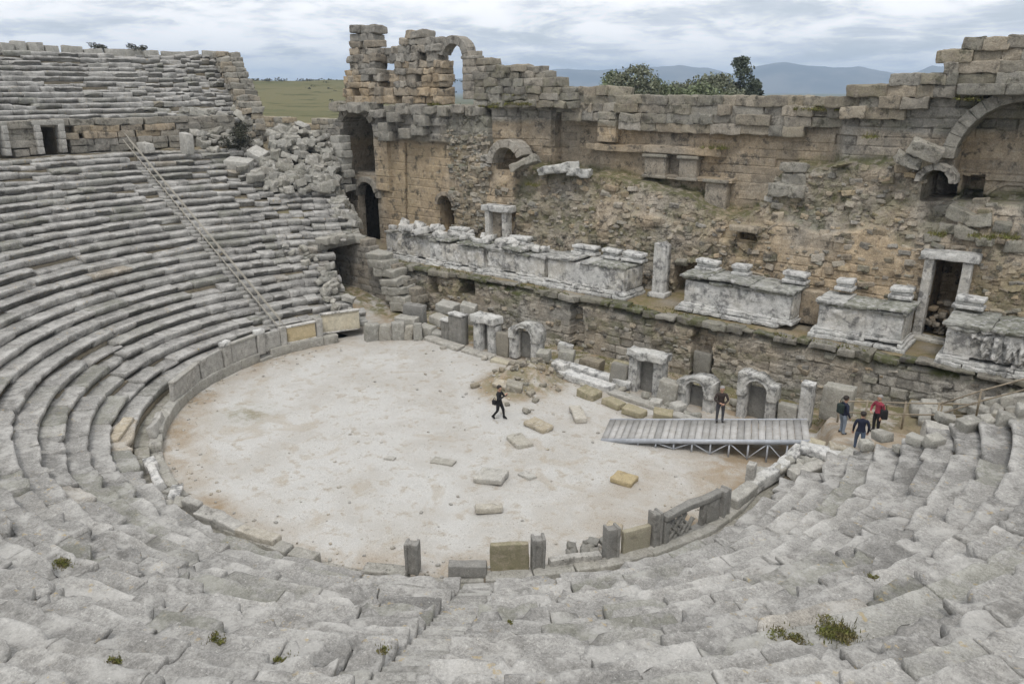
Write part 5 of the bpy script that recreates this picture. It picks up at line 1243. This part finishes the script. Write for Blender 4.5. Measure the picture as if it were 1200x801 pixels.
# ------------------------------------------------------------------ ramp
def ramp():
    A = Vector((6.45, 2.35, .06)); B = Vector((14.75, 5.6, 1.22)); w = Vector((-.37, .93, 0)).normalized()*2.25
    t = thing('timber_ramp', 'pale boarded ramp on a grey steel frame rising across the right of the orchestra', 'ramp', (10.5, 4.5, 0))
    d = B-A; L = d.length; n = 30; yaw = math.atan2(d.y, d.x); pitch = -math.asin(d.z/L)
    a = Acc(); hl = math.hypot(d.x, d.y)
    for k in range(n):
        c = A+d*((k+.5)/n)+w/2; tone = random.choice([.5, .55, .6, .45, .62, .3]) if k % 4 else random.uniform(.05, .3)
        jut = .25*random.random() if k > n-5 else 0
        box(a, c+Vector((0, 0, .02)), (L/n*.93, w.length+random.gauss(0, .02)-.06, .05), yaw, (tone, 0, 0), (0, pitch))
    part(a, 'deck', DECK, t)
    for s in (0, 1):
        a = Acc(); c = A+d*.5+w*s
        box(a, c+Vector((0, 0, -.05))+w.normalized()*(.04 if s else -.04), (L, .08, .2), yaw, (.6, 0, 0), (0, pitch)); part(a, 'side_beam', METAL, t)
        tt = [.10+.089*k for k in range(11)]
        for k, u in enumerate(tt):
            p = A+d*u+w*s; a = Acc(); tube(a, [(p.x, p.y, -.05), (p.x, p.y, p.z-.1)], .042, 6, (.55, 0, 0)); part(a, 'leg', METAL, t)
            if k+1 < len(tt) and u > .2:
                q = A+d*tt[k+1]+w*s; a = Acc()
                if k % 2: tube(a, [(p.x, p.y, .05), (q.x, q.y, q.z-.15)], .028, 5)
                else: tube(a, [(p.x, p.y, p.z-.15), (q.x, q.y, .05)], .028, 5)
                part(a, 'brace', METAL, t)
    for u in (.3, .5, .7, .9):
        a = Acc(); p = A+d*u; q = p+w; tube(a, [(p.x, p.y, p.z-.15), (q.x, q.y, q.z-.15)], .035); part(a, 'cross_beam', METAL, t)
    return A, d, w
RA, RD, RW = ramp()
def ramp_z(u): return (RA+RD*u).z+.05

# ------------------------------------------------------------------ fences on the right
def fence(lb, pts, hs, mat, r=.035, posts=None, cat='fence', pr=.045):
    t = thing('rail_fence', lb, cat, pts[0])
    for h in hs:
        a = Acc(); tube(a, [(x, y, z+h) for x, y, z in pts], r); part(a, 'rail', mat, t)
    for (x, y, z) in (posts or pts):
        a = Acc(); tube(a, [(x, y, z-.2), (x, y, z+max(hs)+.08)], pr); part(a, 'post', mat, t)
fence('thin grey railing behind the three standing people', [(14.9, 8.9, .9), (15.9, 9.5, .95), (17.3, 10.3, .98), (18.6, 11.2, 1.0), (19.9, 11.9, 1.05)], (.55, 1.1), WOODR)
fence('weathered railing climbing along the top of the right seating', [(18.6, 10.3, 1.4), (20.0, 10.6, 2.3), (21.6, 10.9, 3.2), (24.0, 11.4, 4.6)], (.45, .95), WOODR)
# bank at the far right below the podium
grid_sheet('earth_slope', np.arange(17, 28, .2), np.arange(7, 13.4, .2), lambda X, Y: np.minimum(.85+np.clip(X-18.2, 0, 9)*.42+.25*np.clip(Y-11.5, 0, 2)+.15*fbm(P3(X, Y, 0*X), 3, 5), 4.), lambda X, Y, Z: np.stack([.5+0*X, .5+0*X, .3+.4*fbm(P3(X*.8, Y*.8, 0*X), 2, 6)], -1), EARTH)
heap2(22, 20.2, 12.0, 2.8, .9, lambda X, Y: .85+np.clip(X-18.2, 0, 9)*.42+0*Y, 'brown grey block in the bank below the dark carved podium', 'blocks in the bank below the carved podium', (.4, .9), 'bank_block')

# ------------------------------------------------------------------ small plants, grass, gravel
def leaves(acc, c, rad, n, size, up=.4, tint=.5, squash=(1, 1, 1), shell=.0):
    c = np.array(c, float)
    d = RNG.normal(size=(n, 3)); d /= np.linalg.norm(d, axis=1, keepdims=True); rr = (shell+(1-shell)*RNG.random(n)**(1/2.2))[:, None]
    P = c+d*rr*np.array(squash)*rad
    u = RNG.normal(size=(n, 3)); u /= np.linalg.norm(u, axis=1, keepdims=True); v = np.cross(u, RNG.normal(size=(n, 3))); v /= np.linalg.norm(v, axis=1, keepdims=True)
    s = size*(.6+.8*RNG.random(n))[:, None]
    V = np.stack([P-u*s-v*s*.55, P+u*s-v*s*.55, P+u*s+v*s*.55, P-u*s+v*s*.55], 1).reshape(-1, 3)
    Q = np.arange(4*n).reshape(-1, 4); T = np.repeat(np.stack([np.clip(tint+RNG.normal(0, .22, n), 0, 1), np.zeros(n), np.zeros(n)], 1), 4, 0)
    acc.add(V, Q, T, fix=False)
def blades(acc, c, rad, n, h, tint=.5):
    for _ in range(n):
        x, y = c[0]+random.gauss(0, rad*.5), c[1]+random.gauss(0, rad*.5); a = random.uniform(0, 6.28); hh = h*random.uniform(.4, 1.1); w = .012; lean = random.uniform(0, .5)*hh
        p = [(x-w*math.cos(a), y-w*math.sin(a), c[2]-.02), (x+w*math.cos(a), y+w*math.sin(a), c[2]-.02), (x+lean*math.sin(a)+w*.3, y-lean*math.cos(a), c[2]+hh), (x+lean*math.sin(a)-w*.3, y-lean*math.cos(a), c[2]+hh)]
        acc.add(p, [[0, 1, 2, 3]], (np.clip(tint+random.gauss(0, .2), 0, 1), 0, 0), fix=False)
def tuft(lb, ph, row, off, rad, h, n, grp=None):
    d = 1.0+RUN*row+off; z = 1.0+RISE*row; x, y = at_pd(ph, d)
    a = Acc()
    for k in range(max(4, int(rad*24))):
        xx, yy = x+random.gauss(0, rad*.5), y+random.gauss(0, rad*.3)
        leaves(a, (xx, yy, z+.0), rad*.42, int(n/3), .017, tint=.55, squash=(1, 1, .45))
    blades(a, (x, y, z), rad, n//4, h)
    o = a.build('moss_tuft', MOSS, origin=(x, y, z)); tag(o, lb, 'moss', grp)
def on_bowl(px, py):
    u = (px-600)/900.; v = (400.5-py)/900.; Pp = R(18.1); A = R(38.5)
    F = math.cos(Pp)+v*math.sin(Pp); U = -math.sin(Pp)+v*math.cos(Pp)
    dr = np.array([u*math.cos(A)-F*math.sin(A), u*math.sin(A)+F*math.cos(A), U]); t = 3.
    return dr
TUFTS = [('largest green and brown moss clump filling a gap in the near right seats', -29.6, 11, .5, .42, .16, 620), ('flat dry moss streak left of the largest moss clump', -32.0, 11, .3, .34, .08, 260),
         ('bright green moss pad on the near seats left of the stair', -55.5, 10, .6, .2, .06, 260), ('dull olive moss pad on the near seats further left of the bright green pad', -59.8, 10, .3, .2, .06, 160),
         ('green moss in the joints of the seats at far left', -77.5, 7, .5, .36, .08, 240), ('moss line in the stair corner on the near flight', -51.2, 10, .1, .2, .05, 120), ('small yellow green moss pad at the lower left corner', -61.5, 12, .4, .16, .06, 120),
         ('tiny weed in a joint high in the middle of the near right seats', -22.1, 9, .2, .16, .06, 90), ('small weed in a joint just right of the stair', -44.6, 7, .2, .1, .05, 60)]
for i, q in enumerate(TUFTS): tuft(*q)
# grass and moss on the ledges of the stage wall
a = Acc()
for (x, y, z, rx) in ((9.1, 19.6, 14.3, 1.3), (3.2, 19.4, 12.0, .8), (-12.2, 18.9, 15.0, 1.4), (-11.5, 18.6, 14.4, 1.6), (-13.5, 18.3, 14.2, .8), (12.2, 18.6, 13.0, .4), (16.4, 18.3, 14.9, .5), (18.2, 16.9, 8.7, .5), (19.2, 16.8, 8.8, .7), (-8.6, 17.0, 9.2, .6), (16.2, 16.9, 8.6, .5), (-18.5, 18.0, 14.3, .5)):
    for _ in range(int(26*rx)): 
        xx = x+random.uniform(-rx, rx); leaves(a, (xx, y+random.uniform(-.4, .2), z+.05*random.random()), .16, 16, .035, tint=.55, squash=(1, 1, .6)); blades(a, (xx, y, z), .2, 6, .3, .6)
tag(a.build('ledge_grass', MOSS), 'green and dry grass growing on the ledges of the stage wall', 'grass', kind='stuff')
a = Acc()
for _ in range(420):
    x = random.uniform(-15, 22); y = 13.3+abs(random.gauss(0, .55)); z = 3.12
    if vn(np.array([[x*.5, y, 0]]), 8)[0] > -.1: leaves(a, (x, y, z), .15, 8, .04, tint=.4, squash=(1.4, 1, .5)); blades(a, (x, y, z), .2, 3, .25, .5)
for _ in range(260):
    x = random.uniform(-6, 14); y = random.uniform(10.3, 12.9); leaves(a, (x, y, -.25+.05*random.random()), .16, 6, .03, tint=.5, squash=(1.4, 1, .3))
tag(a.build('terrace_grass', MOSS), 'sparse grass and moss along the edge of the terrace and in the trench', 'grass', kind='stuff')
a = Acc()
for _ in range(800):
    r_ = random.random()
    if r_ < .5:
        ph = random.uniform(-200, 10); d = -abs(random.gauss(0, .8))-.15; x, y = at_pd(ph, d)
    elif r_ < .75: x, y = random.gauss(-.9, 1.5), random.gauss(6., 2.0)
    else: x, y = random.uniform(-12, 12), random.uniform(-10, 7)
    if ell_d(np.array(x), np.array(y)) > -.05 or y > 9: continue
    s = .03+.09*random.random()**3.5
    zz = float(floor_z(np.array([[x]]), np.array([[y]]))[0, 0])
    stone(a, (x, y, zz+s*.2), (s*1.4, s, s*.7), random.uniform(0, 3), n=(3, 3, 3), r=s*.3, amp=.015, tint=(random.uniform(.2, .8), random.choice([0, .2, .5]), 0))
tag(a.build('gravel', RUBBLE), 'scattered pebbles and stone chips round the edge of the orchestra', 'gravel', kind='stuff')
# shrub at the end of the walkway
t = thing('dark_shrub', 'dark grey green shrub growing at the right end of the walkway', 'shrub', (-34.2, 11.4, 10.4))
a = Acc()
for k in range(9): leaves(a, (-34.2+random.gauss(0, .5), 11.4+random.gauss(0, .5), 11.5+random.gauss(0, .45)), .6, 170, .06, tint=.4)
part(a, 'foliage', SCRUB, t)
a = Acc(); 
for k in range(5): tube(a, [(-34.2, 11.4, 10.2), (-34.2+random.gauss(0, .4), 11.4+random.gauss(0, .4), 11.6)], [.05, .02])
part(a, 'stem', BARK, t)
# low shrubs on top of the upper tier
for ph_, lb in ((-192.6, 'low dark bush on the top edge of the upper tier near its end block'), (-189.2, 'small dark bush on the top edge of the upper tier, left of the other bush')):
    x, y = at_pd(ph_, 35.3); a = Acc()
    for k in range(6): leaves(a, (x+random.gauss(0, .5), y+random.gauss(0, .4), 18.95+random.gauss(0, .1)), .42, 90, .05, tint=.4, squash=(1.2, 1, .6))
    t = thing('low_bush', lb, 'bush', (x, y, 18.5)); part(a, 'foliage', SCRUB, t)
    a = Acc(); tube(a, [(x, y, 18.3), (x, y, 18.9)], .03); part(a, 'stem', BARK, t)

# ------------------------------------------------------------------ trees behind the stage wall
def bearing(px, dist):
    ang = R(90+38.5)-math.atan((px-600)/900./ (math.cos(R(18.1))+.325*math.sin(R(18.1))))
    return CAM[0]+dist*math.cos(ang), CAM[1]+dist*math.sin(ang)
def tree(lb, x, y, ztop, h, w, mat, n, clumps, leaf, conic=False, grp=None):
    t = thing('tree', lb, 'tree', (x, y, 1.2), 0, grp)
    a = Acc(); zb = ztop-h
    for k in range(clumps):
        f = random.random()
        if conic: wr = w*.5*(1-f)**.6*(.35+.65*min(1, f*4+.2))+.2
        else: wr = w*.5*math.sqrt(max(.05, 1-(2*f-1)**2*.9))
        an = random.uniform(0, 6.28); rr = wr*random.random()**.5
        cs = w*random.uniform(.10, .2)
        leaves(a, (x+rr*math.cos(an), y+rr*math.sin(an), zb+f*h*.94+.1), cs, n, leaf, tint=random.uniform(.25, .75), squash=(1, 1, .75))
    part(a, 'crown', mat, t)
    a = Acc(); tube(a, [(x, y, 0.5), (x+.1, y, zb+h*.3), (x+.2, y, ztop-h*.15)], [.04*h*.6, .025*h*.6, .01*h*.6], 8)
    for k in range(7):
        f = random.uniform(.15, .7); an = random.uniform(0, 6.28); tube(a, [(x+.1, y, zb+h*f*.7), (x+w*.33*math.cos(an), y+w*.33*math.sin(an), zb+h*f)], [.06, .02], 5)
    part(a, 'trunk', BARK, t)
for (px, dist, ztop, h, w, m, conic, lb) in (
    (866, 112, 19.4, 6.4, 4.6, LEAFP, True, 'tall dark conifer rising above the stage wall, highest of the trees'),
    (838, 105, 16.9, 3.8, 4.6, LEAFG, False, 'brownish olive tree touching the left side of the dark conifer'),
    (884, 118, 16.6, 3.6, 2.6, LEAFP, True, 'small dark conifer tucked against the right side of the tall one'),
    (746, 100, 17.9, 5., 4.6, LEAFG, False, 'round topped pale tree, highest at the left of the tree line'),
    (720, 104, 17.3, 4.2, 4.8, LEAF, False, 'broad yellow green tree at the left end of the tree line'),
    (766, 110, 16.4, 3.6, 3.6, LEAF, False, 'slim grey green tree right of the round topped pale tree'),
    (785, 118, 15.9, 3.4, 5., LEAF, False, 'low bright green tree in the dip of the wall'),
    (803, 112, 16.0, 3.6, 5., LEAFG, False, 'low grey green tree left of the olive tree'),
    (822, 98, 15.7, 4.2, 5.4, LEAF, False, 'dark green bushy tree in front of the olive tree'),
    (795, 92, 15.1, 3.4, 4.6, LEAF, False, 'nearest low green tree just over the wall top')):
    x, y = bearing(px, dist); tree(lb, x, y, ztop+.1, h, w*1.3 if not conic else w*1.1, m, 46, 80 if not conic else 90, .13, conic, 'trees beyond the stage wall')
a = Acc()
for k in range(260):
    U = 415+random.gauss(0, 6); V = random.uniform(-110, 260); x = CAM[0]+hd.x*U-hd.y*V; y = CAM[1]+hd.y*U+hd.x*V
    leaves(a, (x, y, 20.0+random.gauss(0, .25)), 1.5, 18, .35, tint=random.uniform(.3, .6), squash=(1.5, 1.5, .5))
for k in range(50):
    U = random.uniform(200, 400); V = random.uniform(-60, 120); f = 8.5+10.3*float(sst(150, 420, np.array(U))); x = CAM[0]+hd.x*U-hd.y*V; y = CAM[1]+hd.y*U+hd.x*V
    leaves(a, (x, y, 1.3+f+.2), .9, 18, .2, tint=.4, squash=(1.4, 1.4, .5))
tag(a.build('scrub_line', SCRUB), 'dark scrub dotted over the green hill and along its crest', 'scrub', kind='stuff')

# ------------------------------------------------------------------ people
def person(lb, loc, rz, joints, mats, hair=HAIR, scale=1.):
    """joints: overrides of the default standing skeleton (x right, y ahead, z up)."""
    J = {'pelvis': (0, 0, .95, .125, 'leg'), 'waist': (0, 0, 1.08, .13, 'top'), 'chest': (0, .01, 1.27, .155, 'top'), 'neck0': (0, .0, 1.44, .075, 'top'), 'neck': (0, .015, 1.52, .052, 'skin'), 'head0': (0, .03, 1.585, .075, 'skin'), 'head1': (0, .03, 1.665, .098, 'skin'), 'head2': (0, .02, 1.735, .06, 'skin'), 'nose': (0, .125, 1.635, .016, 'skin')}
    for s, n in ((-1, 'l'), (1, 'r')):
        J.update({n+'sh': (s*.175, 0, 1.39, .07, 'top'), n+'el': (s*.25, -.03, 1.12, .052, 'top'), n+'wr': (s*.25, .08, .88, .036, 'top'), n+'pa': (s*.245, .115, .80, .032, 'skin'),
                  n+'hip': (s*.095, 0, .88, .098, 'leg'), n+'kn': (s*.11, .02, .49, .066, 'leg'), n+'an': (s*.115, -.01, .09, .045, 'leg'), n+'to': (s*.125, .15, .035, .038, 'shoe'), n+'he': (s*.115, -.05, .04, .036, 'shoe'), n+'ear': (s*.095, .02, 1.645, .018, 'skin')})
    for k, v in joints.items(): J[k] = (*v, J[k][3], J[k][4])
    E = [('pelvis', 'waist'), ('waist', 'chest'), ('chest', 'neck0'), ('neck0', 'neck'), ('neck', 'head0'), ('head0', 'head1'), ('head1', 'head2'), ('head1', 'nose')]
    for n in 'lr': E += [('chest', n+'sh'), (n+'sh', n+'el'), (n+'el', n+'wr'), (n+'wr', n+'pa'), ('pelvis', n+'hip'), (n+'hip', n+'kn'), (n+'kn', n+'an'), (n+'an', n+'to'), (n+'an', n+'he'), ('head1', n+'ear')]
    for n in 'lr':
        s = -1 if n == 'l' else 1
        w = Vector(J[n+'wr'][:3]); p = Vector(J[n+'pa'][:3]); d = (p-w).normalized(); side = d.cross(Vector((0, 0, 1)) if abs(d.z) < .8 else Vector((0, 1, 0))).normalized(); nrm = d.cross(side)
        for k, (o, ln) in enumerate(((-.03, .07), (-.01, .08), (.01, .075), (.03, .058))):
            a = p+d*.035+side*o; b_ = a+d*ln*.55+nrm*.012; c = b_+d*ln*.4+nrm*.03
            J[f'{n}f{k}a'] = (*a, .0095, 'skin'); J[f'{n}f{k}b'] = (*b_, .009, 'skin'); J[f'{n}f{k}c'] = (*c, .008, 'skin')
            E += [(n+'pa', f'{n}f{k}a'), (f'{n}f{k}a', f'{n}f{k}b'), (f'{n}f{k}b', f'{n}f{k}c')]
        a = p+side*-.045+nrm*.01; b_ = a+d*.04+side*-.012+nrm*.02
        J[n+'ta'] = (*a, .012, 'skin'); J[n+'tb'] = (*b_, .010, 'skin'); E += [(n+'pa', n+'ta'), (n+'ta', n+'tb')]
    names = list(J); ix = {k: i for i, k in enumerate(names)}
    me = bpy.data.meshes.new('body_skeleton'); me.from_pydata([J[k][:3] for k in names], [(ix[a], ix[b]) for a, b in E], []); 
    ob = bpy.data.objects.new('body_skeleton', me); C.objects.link(ob)
    ob.modifiers.new('skin', 'SKIN'); ob.modifiers['skin'].use_smooth_shade = True; sb = ob.modifiers.new('sub', 'SUBSURF'); sb.levels = 2; sb.render_levels = 2
    for i, k in enumerate(names):
        r_ = J[k][3]; v = me.skin_vertices[0].data[i]; v.radius = (r_, r_*.72) if k in ('chest', 'waist', 'pelvis') else (r_, r_); v.use_root = k == 'pelvis'
    bpy.context.view_layer.update(); dg = bpy.context.evaluated_depsgraph_get()
    m2 = bpy.data.meshes.new_from_object(ob.evaluated_get(dg)); bpy.data.objects.remove(ob); bpy.data.meshes.remove(me)
    m2.materials.clear(); order = ['top', 'leg', 'skin', 'shoe']
    for k in order: m2.materials.append(mats[k])
    segs = [(np.array(J[a][:3]), np.array(J[b][:3]), J[a][3], J[b][3], J[a][4], J[b][4]) for a, b in E]
    cen = np.array([list(p.center) for p in m2.polygons]); best = np.full(len(cen), 9.); lab = np.zeros(len(cen), int)
    for a, b, ra, rb, la_, lb_ in segs:
        ab = b-a; t_ = np.clip(((cen-a)@ab)/(ab@ab), 0, 1); dd = np.linalg.norm(cen-a-t_[:, None]*ab, axis=1)-(ra+(rb-ra)*t_)*.8
        lv = np.where(t_ < .5, order.index(la_), order.index(lb_)); k = dd < best; best[k] = dd[k]; lab[k] = lv[k]
    jack = mats.get('hem', .9); lab[(lab == 1) & (cen[:, 2] > jack) & (np.abs(cen[:, 0]) < .3)] = 0
    for p, l in zip(m2.polygons, lab): p.material_index = int(l); p.use_smooth = True
    o = bpy.data.objects.new('person', m2); C.objects.link(o); o.location = loc; o.rotation_euler = (0, 0, rz); o.scale = (scale*1.14, scale*1.14, scale)
    tag(o, lb, 'person')
    a = Acc(); hp = np.array(J['head1'][:3])
    co, Q = topo((6, 6, 6)); P = (co/6.-.5)*2; P = P/np.linalg.norm(P, axis=1, keepdims=True)
    P = P*np.array([.104, .112, .112]); P[:, 1] -= .022; P[:, 2] += .022; P[:, 2] = np.where((P[:, 1] > .03) & (P[:, 2] < .05), .05+(P[:, 2]-.05)*.1, P[:, 2])
    a.add(P+hp, Q); h = a.build('hair', hair); h.parent = o
    for s in (-1, 1):
        a = Acc(); P = (co/6.-.5)*2; P = P/np.linalg.norm(P, axis=1, keepdims=True)*.012; a.add(P+hp+np.array([s*.035, .092, .0]), Q); e = a.build('eye', SHOE); e.parent = o
    return o
facing = lambda dx, dy: math.atan2(-dx, dy)
walk = {'lkn': (-.11, .14, .50), 'lan': (-.11, .18, .09), 'lto': (-.115, .33, .05), 'lhe': (-.11, .13, .045), 'rkn': (.10, -.03, .48), 'ran': (.10, -.27, .14), 'rto': (.10, -.14, .04), 'rhe': (.10, -.32, .12)}
hands_up = {'lel': (-.24, .12, 1.16), 'lwr': (-.10, .30, 1.32), 'lpa': (-.05, .33, 1.38), 'rel': (.26, .10, 1.15), 'rwr': (.12, .30, 1.33), 'rpa': (.07, .33, 1.39)}
fz = lambda x, y: float(floor_z(np.array([[x]]), np.array([[y]]))[0, 0])
person('person in black coat and trousers walking alone across the gravel with raised hands', (1.25, 1.27, fz(1.25, 1.27)), facing(.9, .25), {**walk, **hands_up}, dict(top=BLACK, leg=BLACK, skin=SKIN, shoe=SHOE, hem=.74))
u = .575; pp = RA+RD*u+RW*.86
person('person in dark jacket and dark trousers standing on the boarded ramp', (pp.x, pp.y, ramp_z(u)), facing(.55, -.85), {'rel': (.27, .06, 1.13), 'rwr': (.12, .2, 1.02), 'rpa': (.05, .23, 1.02), 'lel': (-.27, .05, 1.12), 'lwr': (-.12, .2, 1.0), 'lpa': (-.06, .22, .98)}, dict(top=BROWNC, leg=GREYT, skin=SKIN, shoe=SHOE), HAIRG)
person('person in navy jacket and pale jeans seen beside the railing, leftmost of three', (15.4, 7.75, fz(15.4, 7.75)), facing(.6, .75), {'lkn': (-.11, .06, .49), 'lan': (-.115, .06, .09), 'lto': (-.12, .2, .035)}, dict(top=NAVY, leg=PALEJ, skin=SKIN, shoe=SHOE))
person('person in navy jacket and blue jeans stepping down nearest the seating', (16.5, 6.3, fz(16.5, 6.3)), facing(-.3, .9), walk, dict(top=NAVY, leg=JEANS, skin=SKIN, shoe=SHOE))
person('person in pink red top and dark waistcoat at the right of the three', (16.55, 8.75, fz(16.55, 8.75)), facing(-.5, -.8), {'rel': (.28, .05, 1.14), 'rwr': (.16, .22, 1.0), 'rpa': (.1, .26, 1.0)}, dict(top=REDC, leg=BLACK, skin=SKIN, shoe=SHOE, hem=.95), HAIRG)
def bag(lb, c, s, mat, rz=0):
    t = thing('shoulder_bag', lb, 'bag', c, rz); a = Acc(); stone(a, (0, 0, 0), s, n=(6, 5, 6), r=.06, amp=.01, fr=4); o = a.build('bag_body', mat); o.parent = t
    a = Acc(); tube(a, [(-s[0]*.3, 0, s[2]*.45), (-s[0]*.2, .02, s[2]*.9), (0, .03, s[2]*1.1), (s[0]*.2, .02, s[2]*.9), (s[0]*.3, 0, s[2]*.45)], .015); o = a.build('strap', mat); o.parent = t
bag('black camera bag at the hip of the person walking on the gravel', (1.15, 1.02, fz(1.15, 1.02)+.92), (.22, .14, .24), BLACK)
bag('dark green backpack on the leftmost person beside the railing', (15.27, 7.6, fz(15.3, 7.6)+1.2), (.3, .2, .45), cloth('green_cloth', (.02, .035, .03)), facing(.6, .75))
bag('black shoulder bag on the person in the pink red top', (16.82, 8.6, fz(16.8, 8.6)+.98), (.3, .2, .42), BLACK, .5)

# ------------------------------------------------------------------ air, sky, sun, camera
def haze_box():
    m, t = nt('haze'); b = NB(t); v = b.n('ShaderNodeVolumePrincipled'); v.inputs['Color'].default_value = (.58, .76, 1., 1); v.inputs['Density'].default_value = .00024; v.inputs['Anisotropy'].default_value = 0.
    b.l(v.outputs[0], b.n('ShaderNodeOutputMaterial').inputs['Volume'])
    a = Acc(); box(a, (0, 0, 118.), (15600, 15600, 240)); o = a.build('haze', m, smooth=False); o['kind'] = 'stuff'; return o
haze_box()
SUN_EL, SUN_AZ = R(60), R(150)    # azimuth measured from +Y clockwise
w = bpy.data.worlds.new('World'); bpy.context.scene.world = w; w.use_nodes = True
t = w.node_tree; t.nodes.clear(); b = NB(t)
sky = b.n('ShaderNodeTexSky', sky_type='NISHITA'); sky.sun_disc = False; sky.sun_elevation = SUN_EL; sky.sun_rotation = SUN_AZ; sky.dust_density = 1.5
bg1 = b.n('ShaderNodeBackground'); bg1.inputs[1].default_value = .1; b.l(sky.outputs[0], bg1.inputs[0])
tc = b.n('ShaderNodeTexCoord').outputs['Generated']; sp = b.n('ShaderNodeSeparateXYZ'); b.l(tc, sp.inputs[0])
den = b.math('ADD', b.math('ABSOLUTE', sp.outputs[2]), .16)
cx = b.math('DIVIDE', sp.outputs[0], den); cy = b.math('DIVIDE', sp.outputs[1], den); cb = b.n('ShaderNodeCombineXYZ'); b.l(cx, cb.inputs[0]); b.l(cy, cb.inputs[1]); cb.inputs[2].default_value = 3.1
n1 = b.noise(cb.outputs[0], 1.25, 10, .6, .5); n2 = b.noise(cb.outputs[0], 3.2, 8, .62, .3)
cover = b.mr(n1, .36, .50); br = b.mr(b.math('ADD', b.math('MULTIPLY', n1, .55), b.math('MULTIPLY', n2, .45)), .41, .57)
ccol = b.mix(br, (.95, .98, 1.03), (1.5, 1.48, 1.46))
bg2 = b.n('ShaderNodeBackground'); bg2.inputs[1].default_value = 1.0; b.l(ccol, bg2.inputs[0])
mx = b.n('ShaderNodeMixShader'); b.l(b.math('ADD', b.math('MULTIPLY', cover, .3), .70, True), mx.inputs[0]); b.l(bg1.outputs[0], mx.inputs[1]); b.l(bg2.outputs[0], mx.inputs[2])
b.l(mx.outputs[0], b.n('ShaderNodeOutputWorld').inputs[0])
sl = bpy.data.lights.new('sun', 'SUN'); sl.energy = 1.5; sl.angle = R(12); sl.color = (1., .95, .88); so = bpy.data.objects.new('sun', sl); C.objects.link(so)
sd = Vector((math.sin(SUN_AZ)*math.cos(SUN_EL), math.cos(SUN_AZ)*math.cos(SUN_EL), math.sin(SUN_EL))); so.rotation_euler = sd.to_track_quat('Z', 'Y').to_euler(); so.location = sd*60
cd = bpy.data.cameras.new('camera'); cd.sensor_width = 36; cd.lens = 27.0; cd.clip_end = 20000; cd.clip_start = .1
co_ = bpy.data.objects.new('camera', cd); C.objects.link(co_); co_.location = CAM; co_.rotation_euler = (R(90-18.1), 0, R(38.5))
sc = bpy.context.scene; sc.camera = co_
sc.view_settings.view_transform = 'Standard'; sc.view_settings.look = 'None'; sc.view_settings.exposure = -.08; sc.view_settings.gamma = 1
sc.cycles.use_denoising = True
try: sc.cycles.denoiser = 'OPENIMAGEDENOISE'
except Exception: pass
sc.cycles.max_bounces = 6; sc.cycles.diffuse_bounces = 3; sc.cycles.volume_bounces = 0
